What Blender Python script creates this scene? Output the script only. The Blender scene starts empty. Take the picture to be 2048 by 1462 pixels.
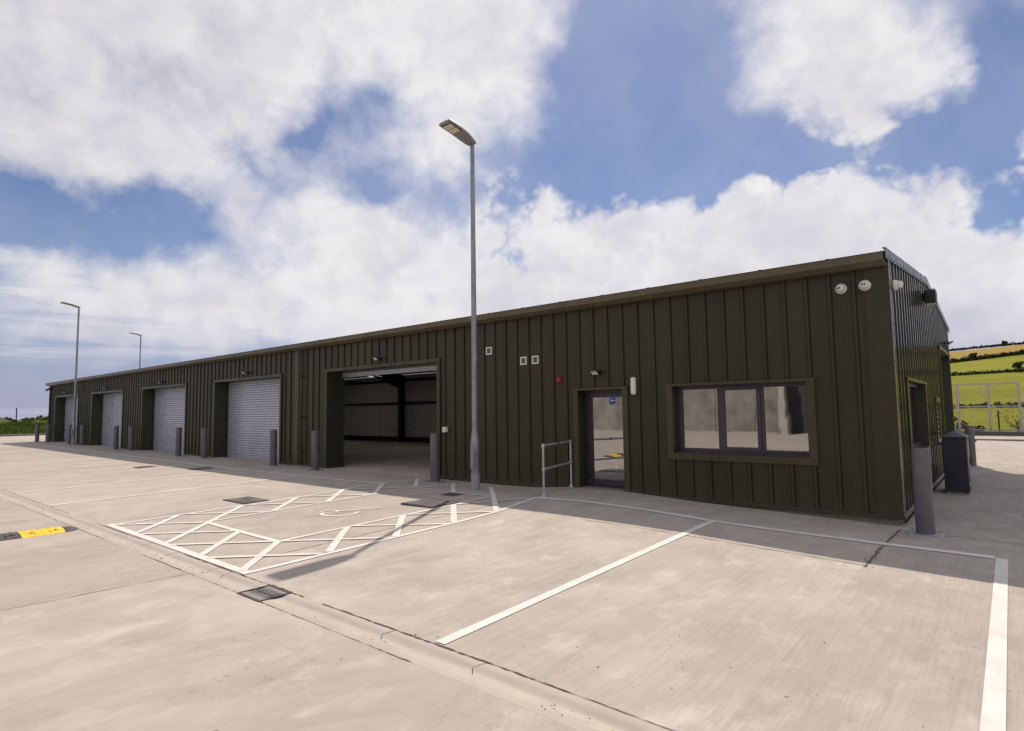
import bpy, math, random
from mathutils import Vector, Matrix
random.seed(7)
R = math.radians
S = bpy.context.scene
COL = S.collection

# ---------------------------------------------------------------- camera
cam_d = bpy.data.cameras.new("camera")
cam = bpy.data.objects.new("camera", cam_d)
COL.objects.link(cam)
CR = Vector((0.76517783, 0.64366026, -0.01429512))
CU = Vector((0.06026432, -0.04950025, 0.99695433))
CF = Vector((-0.64099228, 0.76370884, 0.07666624))
m = Matrix((CR, CU, -CF)).transposed().to_4x4()
m.translation = Vector((1.66687, -10.1529, 0.0))
cam.matrix_world = m
cam_d.sensor_width = 36.0
cam_d.lens = 36.0 * 1178.13 / 2048.0
cam_d.clip_start = 0.05
cam_d.clip_end = 20000
S.camera = cam

# ---------------------------------------------------------------- sky, sun, exposure
SUN_EL = 53.3
SUN_TRAVEL = Vector((0.476, -0.879, -1.342)).normalized()
sun_az = math.atan2(-SUN_TRAVEL.x, -SUN_TRAVEL.y)       # clockwise from +Y
S.view_settings.view_transform = 'Standard'
S.view_settings.look = 'None'
S.view_settings.gamma = 1
S.view_settings.exposure = 0.62
S.cycles.max_bounces = 8
S.cycles.diffuse_bounces = 4
S.cycles.glossy_bounces = 4
S.cycles.caustics_reflective = False
S.cycles.use_denoising = True

sd = bpy.data.lights.new("sun", 'SUN')
sd.energy = 2.9
sd.angle = R(0.53)
sd.color = (1.0, 0.875, 0.75)
so = bpy.data.objects.new("sun", sd)
COL.objects.link(so)
so.rotation_euler = SUN_TRAVEL.to_track_quat('-Z', 'Y').to_euler()

W = bpy.data.worlds.new("World")
S.world = W
W.use_nodes = True
nt = W.node_tree
nt.nodes.clear()


class NT:
    """small helper for building node graphs"""
    def __init__(s, tree):
        s.t = tree

    def n(s, kind, **kw):
        nd = s.t.nodes.new(kind)
        for k, v in kw.items():
            if k.startswith('i_'):
                nd.inputs[k[2:].replace('_', ' ')].default_value = v
            else:
                setattr(nd, k, v)
        return nd

    def link(s, a, b):
        s.t.links.new(a, b)

    def math(s, op, a, b=None, c=None, clamp=False):
        nd = s.t.nodes.new('ShaderNodeMath')
        nd.operation = op
        nd.use_clamp = clamp
        for i, v in enumerate((a, b, c)):
            if v is None:
                continue
            if isinstance(v, (int, float)):
                nd.inputs[i].default_value = v
            else:
                s.link(v, nd.inputs[i])
        return nd.outputs[0]

    def vmath(s, op, a, b=None, out=0):
        nd = s.t.nodes.new('ShaderNodeVectorMath')
        nd.operation = op
        for i, v in enumerate((a, b)):
            if v is None:
                continue
            if isinstance(v, (tuple, list)):
                nd.inputs[i].default_value = v
            elif isinstance(v, (int, float)):
                nd.inputs['Scale'].default_value = v
            else:
                s.link(v, nd.inputs[i])
        return nd.outputs[out]

    def mapr(s, v, a, b, c=0.0, d=1.0, smooth=False):
        nd = s.t.nodes.new('ShaderNodeMapRange')
        nd.interpolation_type = 'SMOOTHSTEP' if smooth else 'LINEAR'
        s.link(v, nd.inputs[0])
        for i, x in zip((1, 2, 3, 4), (a, b, c, d)):
            nd.inputs[i].default_value = x
        return nd.outputs[0]

    def mix(s, f, a, b, mode='MIX'):
        nd = s.t.nodes.new('ShaderNodeMix')
        nd.data_type = 'RGBA'
        nd.blend_type = mode
        for sock, v in ((nd.inputs[0], f), (nd.inputs[6], a), (nd.inputs[7], b)):
            if isinstance(v, (int, float)):
                sock.default_value = v
            elif isinstance(v, (tuple, list)):
                sock.default_value = (*v, 1) if len(v) == 3 else v
            else:
                s.link(v, sock)
        return nd.outputs[2]

    def noise(s, vec, scale, detail=4, rough=0.55, dist=0.0, color=False):
        nd = s.t.nodes.new('ShaderNodeTexNoise')
        if vec is not None:
            s.link(vec, nd.inputs['Vector'])
        nd.inputs['Scale'].default_value = scale
        nd.inputs['Detail'].default_value = detail
        nd.inputs['Roughness'].default_value = rough
        nd.inputs['Distortion'].default_value = dist
        return nd.outputs[1 if color else 0]

    def mapping(s, vec, loc=(0, 0, 0), rot=(0, 0, 0), sc=(1, 1, 1), kind='POINT'):
        nd = s.t.nodes.new('ShaderNodeMapping')
        nd.vector_type = kind
        s.link(vec, nd.inputs[0])
        nd.inputs[1].default_value = loc
        nd.inputs[2].default_value = rot
        nd.inputs[3].default_value = sc
        return nd.outputs[0]


def build_sky():
    g = NT(nt)
    out = g.n('ShaderNodeOutputWorld')
    bg = g.n('ShaderNodeBackground')
    g.link(bg.outputs[0], out.inputs[0])
    sky = g.n('ShaderNodeTexSky')
    sky.sky_type = 'NISHITA'
    sky.sun_disc = False
    sky.sun_elevation = R(SUN_EL)
    sky.sun_rotation = sun_az
    sky.air_density = 1.0
    sky.dust_density = 0.6
    sky.ozone_density = 1.6
    tc = g.n('ShaderNodeTexCoord')
    d = tc.outputs['Generated']
    sep = g.n('ShaderNodeSeparateXYZ')
    g.link(d, sep.inputs[0])
    az = g.math('MULTIPLY', g.math('ARCTAN2', g.math('MULTIPLY', sep.outputs[0], -1.0), sep.outputs[1]), 57.2958)
    el = g.math('MULTIPLY', g.math('ARCSINE', sep.outputs[2]), 57.2958)
    comb = g.n('ShaderNodeCombineXYZ')
    g.link(az, comb.inputs[0])
    g.link(el, comb.inputs[1])
    ae = comb.outputs[0]
    # organic warp of the sky coordinates
    w1 = g.noise(d, 3.2, 3, 0.55, color=True)
    w2 = g.noise(d, 11.0, 4, 0.6, color=True)
    wv = g.vmath('SCALE', g.vmath('SUBTRACT', w1, (0.5, 0.5, 0.5)), 11.0)
    wv2 = g.vmath('SCALE', g.vmath('SUBTRACT', w2, (0.5, 0.5, 0.5)), 4.5)
    aew = g.vmath('ADD', g.vmath('ADD', ae, wv), wv2)
    blobs = [(66.7, 32.1, 43.9, 14.4, 166.6, 1.6),
             (75.6, 20.8, 18.4, 7.5, 179.1, 0.9),
             (42.8, 32.2, 15.2, 13.7, 173.3, 1.0),
             (58.2, 17.2, 14.6, 6.7, -170.7, 1.0),
             (61.8, 22.0, 5.0, 2.5, -170.0, 0.3),
             (29.0, 9.4, 49.6, 14.2, 176.7, 2.1),
             (13.4, 14.4, 22.2, 9.7, -177.6, 1.3),
             (4.6, 8.3, 23.0, 10.2, -172.3, 2.2),
             (28.8, 16.4, 19.9, 7.8, 172.9, 0.8),
             (41.0, 16.9, 12.8, 7.0, 158.2, 0.7),
             (8.0, 27.7, 15.7, 8.9, -150.4, 1.5),
             (-1.8, 17.6, 5.2, 3.1, 87.5, 0.8),
             (1.9, 16.7, 5.5, 3.4, 87.6, 0.5),
             (70.8, 10.1, 30.9, 7.9, 179.5, 1.1),
             (45.9, 23.2, 9.5, 4.1, -155.9, 0.5),
             (79.9, 16.2, 7.6, 4.4, 178.0, -2.0),
             (72.0, 16.5, 6.5, 4.3, 171.7, -1.3),
             (65.6, 20.8, 8.2, 3.2, -163.4, -0.6),
             (53.2, 19.6, 6.5, 4.1, -167.7, -0.75),
             (51.8, 27.9, 6.8, 5.6, -172.3, -0.7),
             (59.2, 24.3, 6.9, 2.8, 155.6, -0.6),
             (27.3, 29.9, 13.1, 12.2, 53.5, -2.1),
             (34.4, 24.3, 5.6, 5.0, 86.1, -1.0),
             (20.1, 23.4, 11.7, 4.4, -166.5, -1.1),
             (-0.7, 23.7, 8.0, 4.2, 77.1, -1.1),
             (13.1, 20.6, 10.4, 2.4, -174.2, -0.9),
             (-0.3, 13.6, 4.0, 2.9, 84.4, -1.1),
             (3.6, 19.7, 4.7, 2.8, -159.9, -0.3),
             (76.6, 2.5, 18.9, 3.9, -177.0, -1.5),
             (80.5, 10.2, 12.1, 4.4, 171.8, -0.5),
             (12.4, 31.7, 5.1, 3.9, -149.8, 0.3)]
    # cloud masses and clear gaps as soft ellipses over azimuth / elevation in degrees
    acc = None
    for (a, e, ra, rb, ang, wgt) in blobs:
        mp = g.mapping(aew, (a, e, 0), (0, 0, R(ang)), (ra, rb, 1000.0), 'TEXTURE')
        gr = g.n('ShaderNodeTexGradient', gradient_type='QUADRATIC_SPHERE')
        g.link(mp, gr.inputs[0])
        acc = g.math('MULTIPLY_ADD', gr.outputs['Fac'], wgt, acc if acc is not None else 0.0)
    # cover in the unseen rest of the sky, thickened to brighten the shade
    gen = g.mapr(g.noise(d, 1.7, 3, 0.5), 0.42, 0.62, 0.4, 1.3)
    away = g.mapr(az, -18.0, -40.0, 0.0, 1.0)
    away2 = g.mapr(az, 100.0, 125.0, 0.0, 1.0)
    high = g.mapr(el, 42.0, 58.0, 0.0, 1.0)
    aw = g.math('MAXIMUM', g.math('MAXIMUM', away, away2), high)
    acc = g.math('MULTIPLY_ADD', aw, gen, acc)
    # billows, wisps and streaks
    n1 = g.noise(d, 6.0, 8, 0.56, 0.15)
    n2 = g.noise(g.mapping(d, (3, 1, 2), (0, 0, R(25)), (1.0, 1.0, 1.4)), 15.0, 9, 0.64, 0.25)
    # flat streaks low in the sky, stretched along the horizon
    n3 = g.noise(g.mapping(ae, (0, 0, 0), (0, 0, R(-4)), (0.06, 0.62, 1)), 1.0, 7, 0.62, 0.7)
    lowleft = g.math('MULTIPLY', g.mapr(el, 4.0, 15.5, 1.0, 0.0, True), g.mapr(az, 45.0, 60.0, 0.0, 1.0, True))
    dens = g.math('MULTIPLY_ADD', g.math('SUBTRACT', n1, 0.5), 1.5, acc)
    dens = g.math('MULTIPLY_ADD', g.math('SUBTRACT', n2, 0.5), 0.6, dens)
    st = g.math('MULTIPLY', g.math('SUBTRACT', n3, 0.5), g.math('MULTIPLY', lowleft, 2.6))
    dens = g.math('ADD', dens, st)
    cover = g.mapr(dens, -0.42, 0.74, 0.0, 1.0, True)
    # towering bank low over the roof: crisp bright billowing top edge
    vb = g.n('ShaderNodeTexVoronoi', feature='F1')
    vb.inputs['Scale'].default_value = 13.0
    vb.inputs['Detail'].default_value = 2.0
    g.link(g.vmath('ADD', d, g.vmath('SCALE', g.vmath('SUBTRACT', w2, (0.5, 0.5, 0.5)), 0.10)), vb.inputs['Vector'])
    bil = g.math('MULTIPLY', g.math('SUBTRACT', 0.72, vb.outputs['Distance']), 0.95)
    bank = g.math('MULTIPLY', g.mapr(az, 50.0, 38.0, 0.0, 1.0, True), g.mapr(el, 27.0, 21.0, 0.0, 1.0, True))
    crisp = g.mapr(g.math('ADD', dens, bil), -0.05, 0.62, 0.0, 1.0, True)
    cover = g.math('ADD', g.math('MULTIPLY', cover, g.math('SUBTRACT', 1.0, bank)), g.math('MULTIPLY', crisp, bank))
    # thin veil everywhere
    cover = g.math('MAXIMUM', cover, g.mapr(n1, 0.35, 0.75, 0.04, 0.22))
    # cloud brightness: thin edges and sunny parts white, thick cores and the far left greyer
    thick = g.mapr(dens, 0.45, 1.5, 0.0, 1.0, True)
    n4 = g.noise(d, 4.0, 5, 0.55)
    n5 = g.noise(g.mapping(d, (5, 2, 1)), 9.0, 6, 0.6)
    shade = g.math('MULTIPLY', thick, g.mapr(n4, 0.38, 0.66, 0.0, 0.6, True))
    leftg = g.math('MULTIPLY', g.mapr(az, 52.0, 88.0, 0.0, 0.9, True), g.mapr(el, 12.0, 34.0, 0.35, 1.0))
    shade = g.math('MAXIMUM', shade, g.math('MULTIPLY', leftg, g.mapr(n4, 0.3, 0.6, 0.6, 1.0)))
    shade = g.math('ADD', shade, g.mapr(n5, 0.42, 0.66, 0.0, 0.50, True))
    shade = g.math('SUBTRACT', shade, g.math('MULTIPLY', bank, g.mapr(bil, 0.0, 0.6, 0.0, 0.45)))
    shade = g.math('MINIMUM', g.math('MAXIMUM', shade, 0.0), 1.0)
    cloud = g.mix(shade, CLOUD_WHITE, CLOUD_GREY)
    skyc = g.vmath('SCALE', sky.outputs[0], SKY_STR)
    skyc = g.mix(1.0, skyc, SKY_TINT, 'MULTIPLY')
    cover = g.math('MULTIPLY', cover, g.mapr(n2, 0.30, 0.62, 0.80, 1.0))
    col = g.mix(cover, skyc, cloud)
    # pale milky band just above the sea horizon
    hz = g.mapr(el, 0.5, 10.0, 0.80, 0.0, True)
    col = g.mix(hz, col, HORIZON)
    g.link(col, bg.inputs[0])
    bg.inputs[1].default_value = 1.0


CLOUD_WHITE = (0.575, 0.56, 0.565)
CLOUD_GREY = (0.43, 0.41, 0.445)
HORIZON = (0.235, 0.25, 0.365)
SKY_STR = 0.047
SKY_TINT = (0.80, 0.86, 1.08)
build_sky()


# ---------------------------------------------------------------- mesh helpers
class MB:
    """collects faces; build() links them as one mesh object"""
    def __init__(s):
        s.v, s.f, s.mi, s.sm = [], [], [], []
        s.mat = 0

    def add(s, vs, fs, smooth=False):
        o = len(s.v)
        s.v += [tuple(v) for v in vs]
        for f in fs:
            s.f.append(tuple(i + o for i in f))
            s.mi.append(s.mat)
            s.sm.append(smooth)
        return s

    def box(s, x0, x1, y0, y1, z0, z1, M=None):
        vs = [(x, y, z) for x in (x0, x1) for y in (y0, y1) for z in (z0, z1)]
        if M is not None:
            vs = [tuple(M @ Vector(v)) for v in vs]
        return s.add(vs, [(0, 1, 3, 2), (4, 6, 7, 5), (0, 4, 5, 1), (2, 3, 7, 6), (0, 2, 6, 4), (1, 5, 7, 3)])

    def bbox(s, x0, x1, y0, y1, z0, z1, b=0.01, M=None):
        """box with chamfered edges"""
        x0, x1 = sorted((x0, x1)); y0, y1 = sorted((y0, y1)); z0, z1 = sorted((z0, z1))
        lo, hi = (x0, y0, z0), (x1, y1, z1)
        vs, idx = [], {}
        for cx in (0, 1):
            for cy in (0, 1):
                for cz in (0, 1):
                    c = (cx, cy, cz)
                    for ax in range(3):
                        p = []
                        for k in range(3):
                            base = hi[k] if c[k] else lo[k]
                            if k != ax:
                                base += -b if c[k] else b
                            p.append(base)
                        idx[(c, ax)] = len(vs)
                        vs.append(tuple(p))
        fs = []
        for ax in range(3):
            u, w = (ax + 1) % 3, (ax + 2) % 3
            for side in (0, 1):
                q = []
                for a, bb in ((0, 0), (1, 0), (1, 1), (0, 1)):
                    c = [0, 0, 0]
                    c[ax], c[u], c[w] = side, a, bb
                    q.append(idx[(tuple(c), ax)])
                fs.append(tuple(q if side else q[::-1]))
            for a in (0, 1):
                for bb in (0, 1):
                    c0, c1 = [0, 0, 0], [0, 0, 0]
                    c0[u] = c1[u] = a
                    c0[w] = c1[w] = bb
                    c1[ax] = 1
                    q = [idx[(tuple(c0), u)], idx[(tuple(c1), u)], idx[(tuple(c1), w)], idx[(tuple(c0), w)]]
                    fs.append(tuple(q if a == bb else q[::-1]))
        for c in [(i, j, k) for i in (0, 1) for j in (0, 1) for k in (0, 1)]:
            q = [idx[(c, 0)], idx[(c, 1)], idx[(c, 2)]]
            fs.append(tuple(q if sum(c) % 2 else q[::-1]))
        if M is not None:
            vs = [tuple(M @ Vector(v)) for v in vs]
        return s.add(vs, fs)

    def tube(s, pts, r, seg=12, caps=True, smooth=True):
        pts = [Vector(p) for p in pts]
        rs = r if isinstance(r, (list, tuple)) else [r] * len(pts)
        vs, fs = [], []
        up = Vector((0, 0, 1))
        prev = None
        for i, p in enumerate(pts):
            t = (pts[min(i + 1, len(pts) - 1)] - pts[max(i - 1, 0)]).normalized()
            a = prev if prev is not None else (up if abs(t.z) < 0.9 else Vector((1, 0, 0)))
            n = (a - t * a.dot(t)).normalized()
            prev = n
            b = t.cross(n)
            for k in range(seg):
                an = 2 * math.pi * k / seg
                vs.append(tuple(p + (n * math.cos(an) + b * math.sin(an)) * rs[i]))
        for i in range(len(pts) - 1):
            for k in range(seg):
                k2 = (k + 1) % seg
                fs.append((i * seg + k, i * seg + k2, (i + 1) * seg + k2, (i + 1) * seg + k))
        s.add(vs, fs, smooth)
        if caps:
            o = len(vs)
            s.add(vs[:seg], [tuple(range(seg - 1, -1, -1))])
            s.add(vs[o - seg:], [tuple(range(seg))])
        return s

    def lathe(s, prof, c=(0, 0, 0), axis='z', seg=20, smooth=True, M=None):
        """profile of (radius, height) turned round an axis through c"""
        vs, fs = [], []
        for r, h in prof:
            for k in range(seg):
                an = 2 * math.pi * k / seg
                a, b = r * math.cos(an), r * math.sin(an)
                v = {'z': (a, b, h), 'y': (a, -h, b), 'x': (h, a, b)}[axis]
                v = Vector(v)
                if M is not None:
                    v = M @ v
                vs.append((v.x + c[0], v.y + c[1], v.z + c[2]))
        for i in range(len(prof) - 1):
            for k in range(seg):
                k2 = (k + 1) % seg
                fs.append((i * seg + k, i * seg + k2, (i + 1) * seg + k2, (i + 1) * seg + k))
        s.add(vs, fs, smooth)
        if prof[0][0] > 1e-4:
            s.add(vs[:seg], [tuple(range(seg - 1, -1, -1))])
        if prof[-1][0] > 1e-4:
            s.add(vs[-seg:], [tuple(range(seg))])
        return s

    def prism(s, poly, a0, a1, axis='x'):
        """poly of 2-D points swept along an axis: x -> (y,z), y -> (x,z), z -> (x,y)"""
        n = len(poly)
        def P(a, p):
            return {'x': (a, p[0], p[1]), 'y': (p[0], a, p[1]), 'z': (p[0], p[1], a)}[axis]
        vs = [P(a0, p) for p in poly] + [P(a1, p) for p in poly]
        fs = [(i, (i + 1) % n, n + (i + 1) % n, n + i) for i in range(n)]
        fs += [tuple(range(n - 1, -1, -1)), tuple(range(n, 2 * n))]
        return s.add(vs, fs)

    def build(s, name, mats, parent=None, kind=None, fixn=True):
        me = bpy.data.meshes.new(name)
        off = Vector((0, 0, 0))
        p = parent
        while p is not None:
            off += Vector(p.location)
            p = p.parent
        me.from_pydata([(v[0] - off.x, v[1] - off.y, v[2] - off.z) for v in s.v], [], s.f)
        if not isinstance(mats, (list, tuple)):
            mats = [mats]
        for mt in mats:
            me.materials.append(mt)
        me.polygons.foreach_set('material_index', s.mi)
        me.polygons.foreach_set('use_smooth', s.sm)
        me.update()
        if fixn:
            import bmesh
            bm = bmesh.new()
            bm.from_mesh(me)
            bmesh.ops.recalc_face_normals(bm, faces=bm.faces)
            bm.to_mesh(me)
            bm.free()
        o = bpy.data.objects.new(name, me)
        COL.objects.link(o)
        if parent is not None:
            o.parent = parent
        if kind:
            o['kind'] = kind
        return o


def empty(name, loc, label, cat, group=None, rz=0.0):
    o = bpy.data.objects.new(name, None)
    o.empty_display_size = 0.2
    COL.objects.link(o)
    o.location = loc
    o.rotation_euler = (0, 0, rz)
    return tag(o, label, cat, group)


def tag(o, label, cat, group=None):
    o['label'] = label
    o['category'] = cat
    if group:
        o['group'] = group
    return o


def copy_tree(o, parent=None):
    c = o.copy()
    COL.objects.link(c)
    if parent is not None:
        c.parent = parent
    for ch in list(o.children):
        copy_tree(ch, c)
    return c


# ---------------------------------------------------------------- materials
def new_mat(name):
    mt = bpy.data.materials.new(name)
    mt.use_nodes = True
    t = mt.node_tree
    g = NT(t)
    b = t.nodes['Principled BSDF']
    return mt, g, b


def simple(name, col, rough=0.5, metal=0.0, var=0.12, scale=6.0, bump=0.0, spec=0.5, fine=40.0):
    """paint / metal / plastic with uneven tone, uneven gloss and a little relief"""
    mt, g, b = new_mat(name)
    tc = g.n('ShaderNodeTexCoord')
    v = tc.outputs['Object']
    n = g.noise(v, scale, 5, 0.6)
    f = g.mapr(n, 0.3, 0.7, 1.0 - var, 1.0 + var)
    c = g.vmath('SCALE', g.n('ShaderNodeRGB').outputs[0], 1.0)
    rgb = [x for x in mt.node_tree.nodes if x.bl_idname == 'ShaderNodeRGB'][0]
    rgb.outputs[0].default_value = (*col, 1)
    sc = g.t.nodes.new('ShaderNodeVectorMath')
    sc.operation = 'SCALE'
    g.link(c, sc.inputs[0])
    g.link(f, sc.inputs['Scale'])
    g.link(sc.outputs[0], b.inputs['Base Color'])
    g.link(g.mapr(g.noise(v, scale * 2.3, 4), 0.3, 0.7, max(0.03, rough - 0.08), min(1, rough + 0.1)), b.inputs['Roughness'])
    b.inputs['Metallic'].default_value = metal
    b.inputs['Specular IOR Level'].default_value = spec
    if bump:
        bp = g.n('ShaderNodeBump')
        bp.inputs['Strength'].default_value = bump
        bp.inputs['Distance'].default_value = 0.01
        g.link(g.noise(v, fine, 4, 0.6), bp.inputs['Height'])
        g.link(bp.outputs[0], b.inputs['Normal'])
    return mt


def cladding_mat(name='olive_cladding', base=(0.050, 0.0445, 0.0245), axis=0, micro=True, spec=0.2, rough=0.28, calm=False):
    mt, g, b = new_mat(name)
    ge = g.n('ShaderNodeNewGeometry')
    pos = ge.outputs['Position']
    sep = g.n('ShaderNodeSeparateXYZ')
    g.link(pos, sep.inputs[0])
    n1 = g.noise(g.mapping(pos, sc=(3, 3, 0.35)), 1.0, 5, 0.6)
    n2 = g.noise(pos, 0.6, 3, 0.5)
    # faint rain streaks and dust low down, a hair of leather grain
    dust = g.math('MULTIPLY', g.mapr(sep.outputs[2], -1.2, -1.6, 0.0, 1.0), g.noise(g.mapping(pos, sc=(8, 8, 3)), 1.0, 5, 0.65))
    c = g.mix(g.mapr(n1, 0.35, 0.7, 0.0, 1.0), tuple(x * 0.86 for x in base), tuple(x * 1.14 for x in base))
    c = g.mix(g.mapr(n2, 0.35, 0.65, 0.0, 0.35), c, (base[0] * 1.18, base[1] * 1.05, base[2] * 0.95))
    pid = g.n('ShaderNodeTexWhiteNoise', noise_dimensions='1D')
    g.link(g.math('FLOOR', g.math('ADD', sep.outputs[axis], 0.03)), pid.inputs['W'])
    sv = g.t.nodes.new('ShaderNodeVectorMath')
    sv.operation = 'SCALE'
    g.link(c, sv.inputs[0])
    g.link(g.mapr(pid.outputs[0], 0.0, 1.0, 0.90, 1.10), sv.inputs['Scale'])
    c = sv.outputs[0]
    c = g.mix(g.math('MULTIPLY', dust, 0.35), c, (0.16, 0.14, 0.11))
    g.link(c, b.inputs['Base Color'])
    g.link(g.mapr(g.noise(pos, 5.0, 4), 0.3, 0.7, rough - 0.07, rough + 0.09), b.inputs['Roughness'])
    b.inputs['Specular IOR Level'].default_value = spec
    bp = g.n('ShaderNodeBump')
    bp.inputs['Strength'].default_value = 0.5
    bp.inputs['Distance'].default_value = 0.003
    h = g.noise(pos, 1.3, 2, 0.5)
    if calm:
        bp.inputs['Strength'].default_value = 0.08
    if micro:
        w = g.n('ShaderNodeTexWave', wave_type='BANDS', bands_direction='X' if axis == 0 else 'Y', wave_profile='SIN')
        g.link(pos, w.inputs[0])
        w.inputs['Scale'].default_value = 7.0
        h = g.math('ADD', g.math('MULTIPLY', w.outputs[1], 1.0), g.math('MULTIPLY', h, 4.0))
    else:
        h = g.math('MULTIPLY', h, 4.0)
    g.link(h, bp.inputs['Height'])
    g.link(bp.outputs[0], b.inputs['Normal'])
    return mt


def concrete_mat(name, yard=True):
    mt, g, b = new_mat(name)
    ge = g.n('ShaderNodeNewGeometry')
    pos = ge.outputs['Position']
    sep = g.n('ShaderNodeSeparateXYZ')
    g.link(pos, sep.inputs[0])
    X, Y = sep.outputs[0], sep.outputs[1]
    big = g.noise(pos, 0.28, 5, 0.6, 0.4)
    mid = g.noise(pos, 1.4, 6, 0.65, 0.6)
    blot = g.noise(g.mapping(pos, (4, 9, 0), (0, 0, 0), (1.0, 0.6, 1)), 3.0, 6, 0.7, 0.3)
    # brushed finish: long fine streaks running away from the building
    wob = g.vmath('ADD', pos, g.vmath('SCALE', g.noise(pos, 0.5, 2, color=True), 0.15))
    br = g.noise(g.mapping(wob, sc=(75.0, 1.6, 1)), 1.0, 5, 0.68)
    br2 = g.noise(g.mapping(wob, sc=(12.0, 0.8, 1)), 1.0, 6, 0.68)
    fine = g.noise(pos, 90.0, 3, 0.6)
    c = g.mix(g.mapr(big, 0.3, 0.7, 0.0, 1.0), CONC_A, CONC_B)
    c = g.mix(g.mapr(mid, 0.36, 0.68, 0.0, 0.6), c, CONC_C)
    c = g.mix(g.mapr(blot, 0.52, 0.70, 0.0, 0.6), c, CONC_D)
    # every poured slab has its own tone
    sx = g.math('FLOOR', g.math('DIVIDE', g.math('ADD', X, 5.09), 5.49))
    wn = g.n('ShaderNodeTexWhiteNoise', noise_dimensions='1D')
    g.link(g.math('ADD', sx, g.math('MULTIPLY', g.math('GREATER_THAN', Y, -7.3), 17.0)), wn.inputs['W'])
    slab = g.mapr(wn.outputs[0], 0.0, 1.0, -0.06, 0.05)
    stain = g.mapr(g.noise(g.mapping(pos, (7, 3, 0), (0, 0, 0), (1.0, 0.5, 1)), 0.9, 7, 0.68, 1.2), 0.48, 0.68, 0.0, -0.16)
    smoothside = g.mapr(Y, -7.6, -7.4, 0.25, 1.0)
    stre = g.math('MULTIPLY', smoothside, 1.0)
    f = g.math('ADD', g.math('MULTIPLY', g.math('SUBTRACT', br, 0.5), 0.46), g.math('MULTIPLY', g.math('SUBTRACT', br2, 0.5), 0.22))
    f = g.math('MULTIPLY', f, stre)
    f = g.math('ADD', f, g.math('MULTIPLY', g.math('SUBTRACT', fine, 0.5), 0.16))
    f = g.math('ADD', f, g.math('ADD', slab, stain))
    # coarse cross-hatched trowel scuffs
    sc2 = g.noise(g.mapping(pos, (0, 0, 0), (0, 0, R(20)), (3.0, 26.0, 1)), 1.0, 4, 0.7)
    f = g.math('ADD', f, g.math('MULTIPLY', g.math('SUBTRACT', sc2, 0.5), 0.10))
    # dark scuff marks, pits and grit gathered in patches
    vo = g.n('ShaderNodeTexVoronoi', feature='F1', distance='EUCLIDEAN')
    vo.inputs['Scale'].default_value = 26.0
    vo.inputs['Randomness'].default_value = 1.0
    g.link(g.mapping(pos, (0, 0, 0), (0, 0, R(30)), (1.0, 0.55, 1)), vo.inputs['Vector'])
    patch = g.mapr(g.noise(pos, 0.7, 4, 0.6), 0.44, 0.62, 0.0, 1.0)
    pit_dark = g.math('MULTIPLY', g.mapr(vo.outputs['Distance'], 0.10, 0.22, 1.0, 0.0), g.mapr(g.noise(pos, 13.0, 2), 0.52, 0.58, 0.0, 1.0))
    vo2 = g.n('ShaderNodeTexVoronoi', feature='F1')
    vo2.inputs['Scale'].default_value = 2.3
    g.link(pos, vo2.inputs['Vector'])
    pit2 = g.mapr(vo2.outputs['Distance'], 0.022, 0.04, 1.0, 0.0)
    crk = g.noise(g.mapping(pos, (2, 2, 0), (0, 0, R(15)), (9, 20, 1)), 1.0, 8, 0.75, 0.8)
    crk = g.math('MULTIPLY', g.mapr(crk, 0.57, 0.64, 0.0, 1.0), g.mapr(patch, 0.2, 1.0, 0.0, 0.6))
    pits = g.math('MAXIMUM', g.math('MULTIPLY', pit_dark, patch), g.math('MULTIPLY', pit2, 0.9))
    pits = g.math('MAXIMUM', pits, g.math('MULTIPLY', crk, 0.55))
    sc = g.t.nodes.new('ShaderNodeVectorMath')
    sc.operation = 'SCALE'
    g.link(c, sc.inputs[0])
    g.link(g.math('ADD', f, 1.0), sc.inputs['Scale'])
    c = g.mix(g.math('MULTIPLY', pits, 0.75), sc.outputs[0], (0.085, 0.072, 0.062))
    # rusty / sandy tints
    rust = g.mapr(g.noise(pos, 0.9, 5, 0.7, 0.8), 0.66, 0.80, 0.0, 0.35)
    c = g.mix(rust, c, (0.46, 0.36, 0.27))
    g.link(c, b.inputs['Base Color'])
    b.inputs['Roughness'].default_value = 0.86
    b.inputs['Specular IOR Level'].default_value = 0.3
    bp = g.n('ShaderNodeBump')
    bp.inputs['Strength'].default_value = 0.35
    bp.inputs['Distance'].default_value = 0.004
    hh = g.math('ADD', g.math('MULTIPLY', br, stre), g.math('MULTIPLY', fine, 0.5))
    hh = g.math('SUBTRACT', hh, g.math('MULTIPLY', pits, 0.8))
    g.link(hh, bp.inputs['Height'])
    g.link(bp.outputs[0], b.inputs['Normal'])
    return mt


CONC_A = (0.365, 0.324, 0.286)
CONC_B = (0.430, 0.384, 0.342)
CONC_C = (0.300, 0.272, 0.245)
CONC_D = (0.500, 0.460, 0.425)


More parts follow.
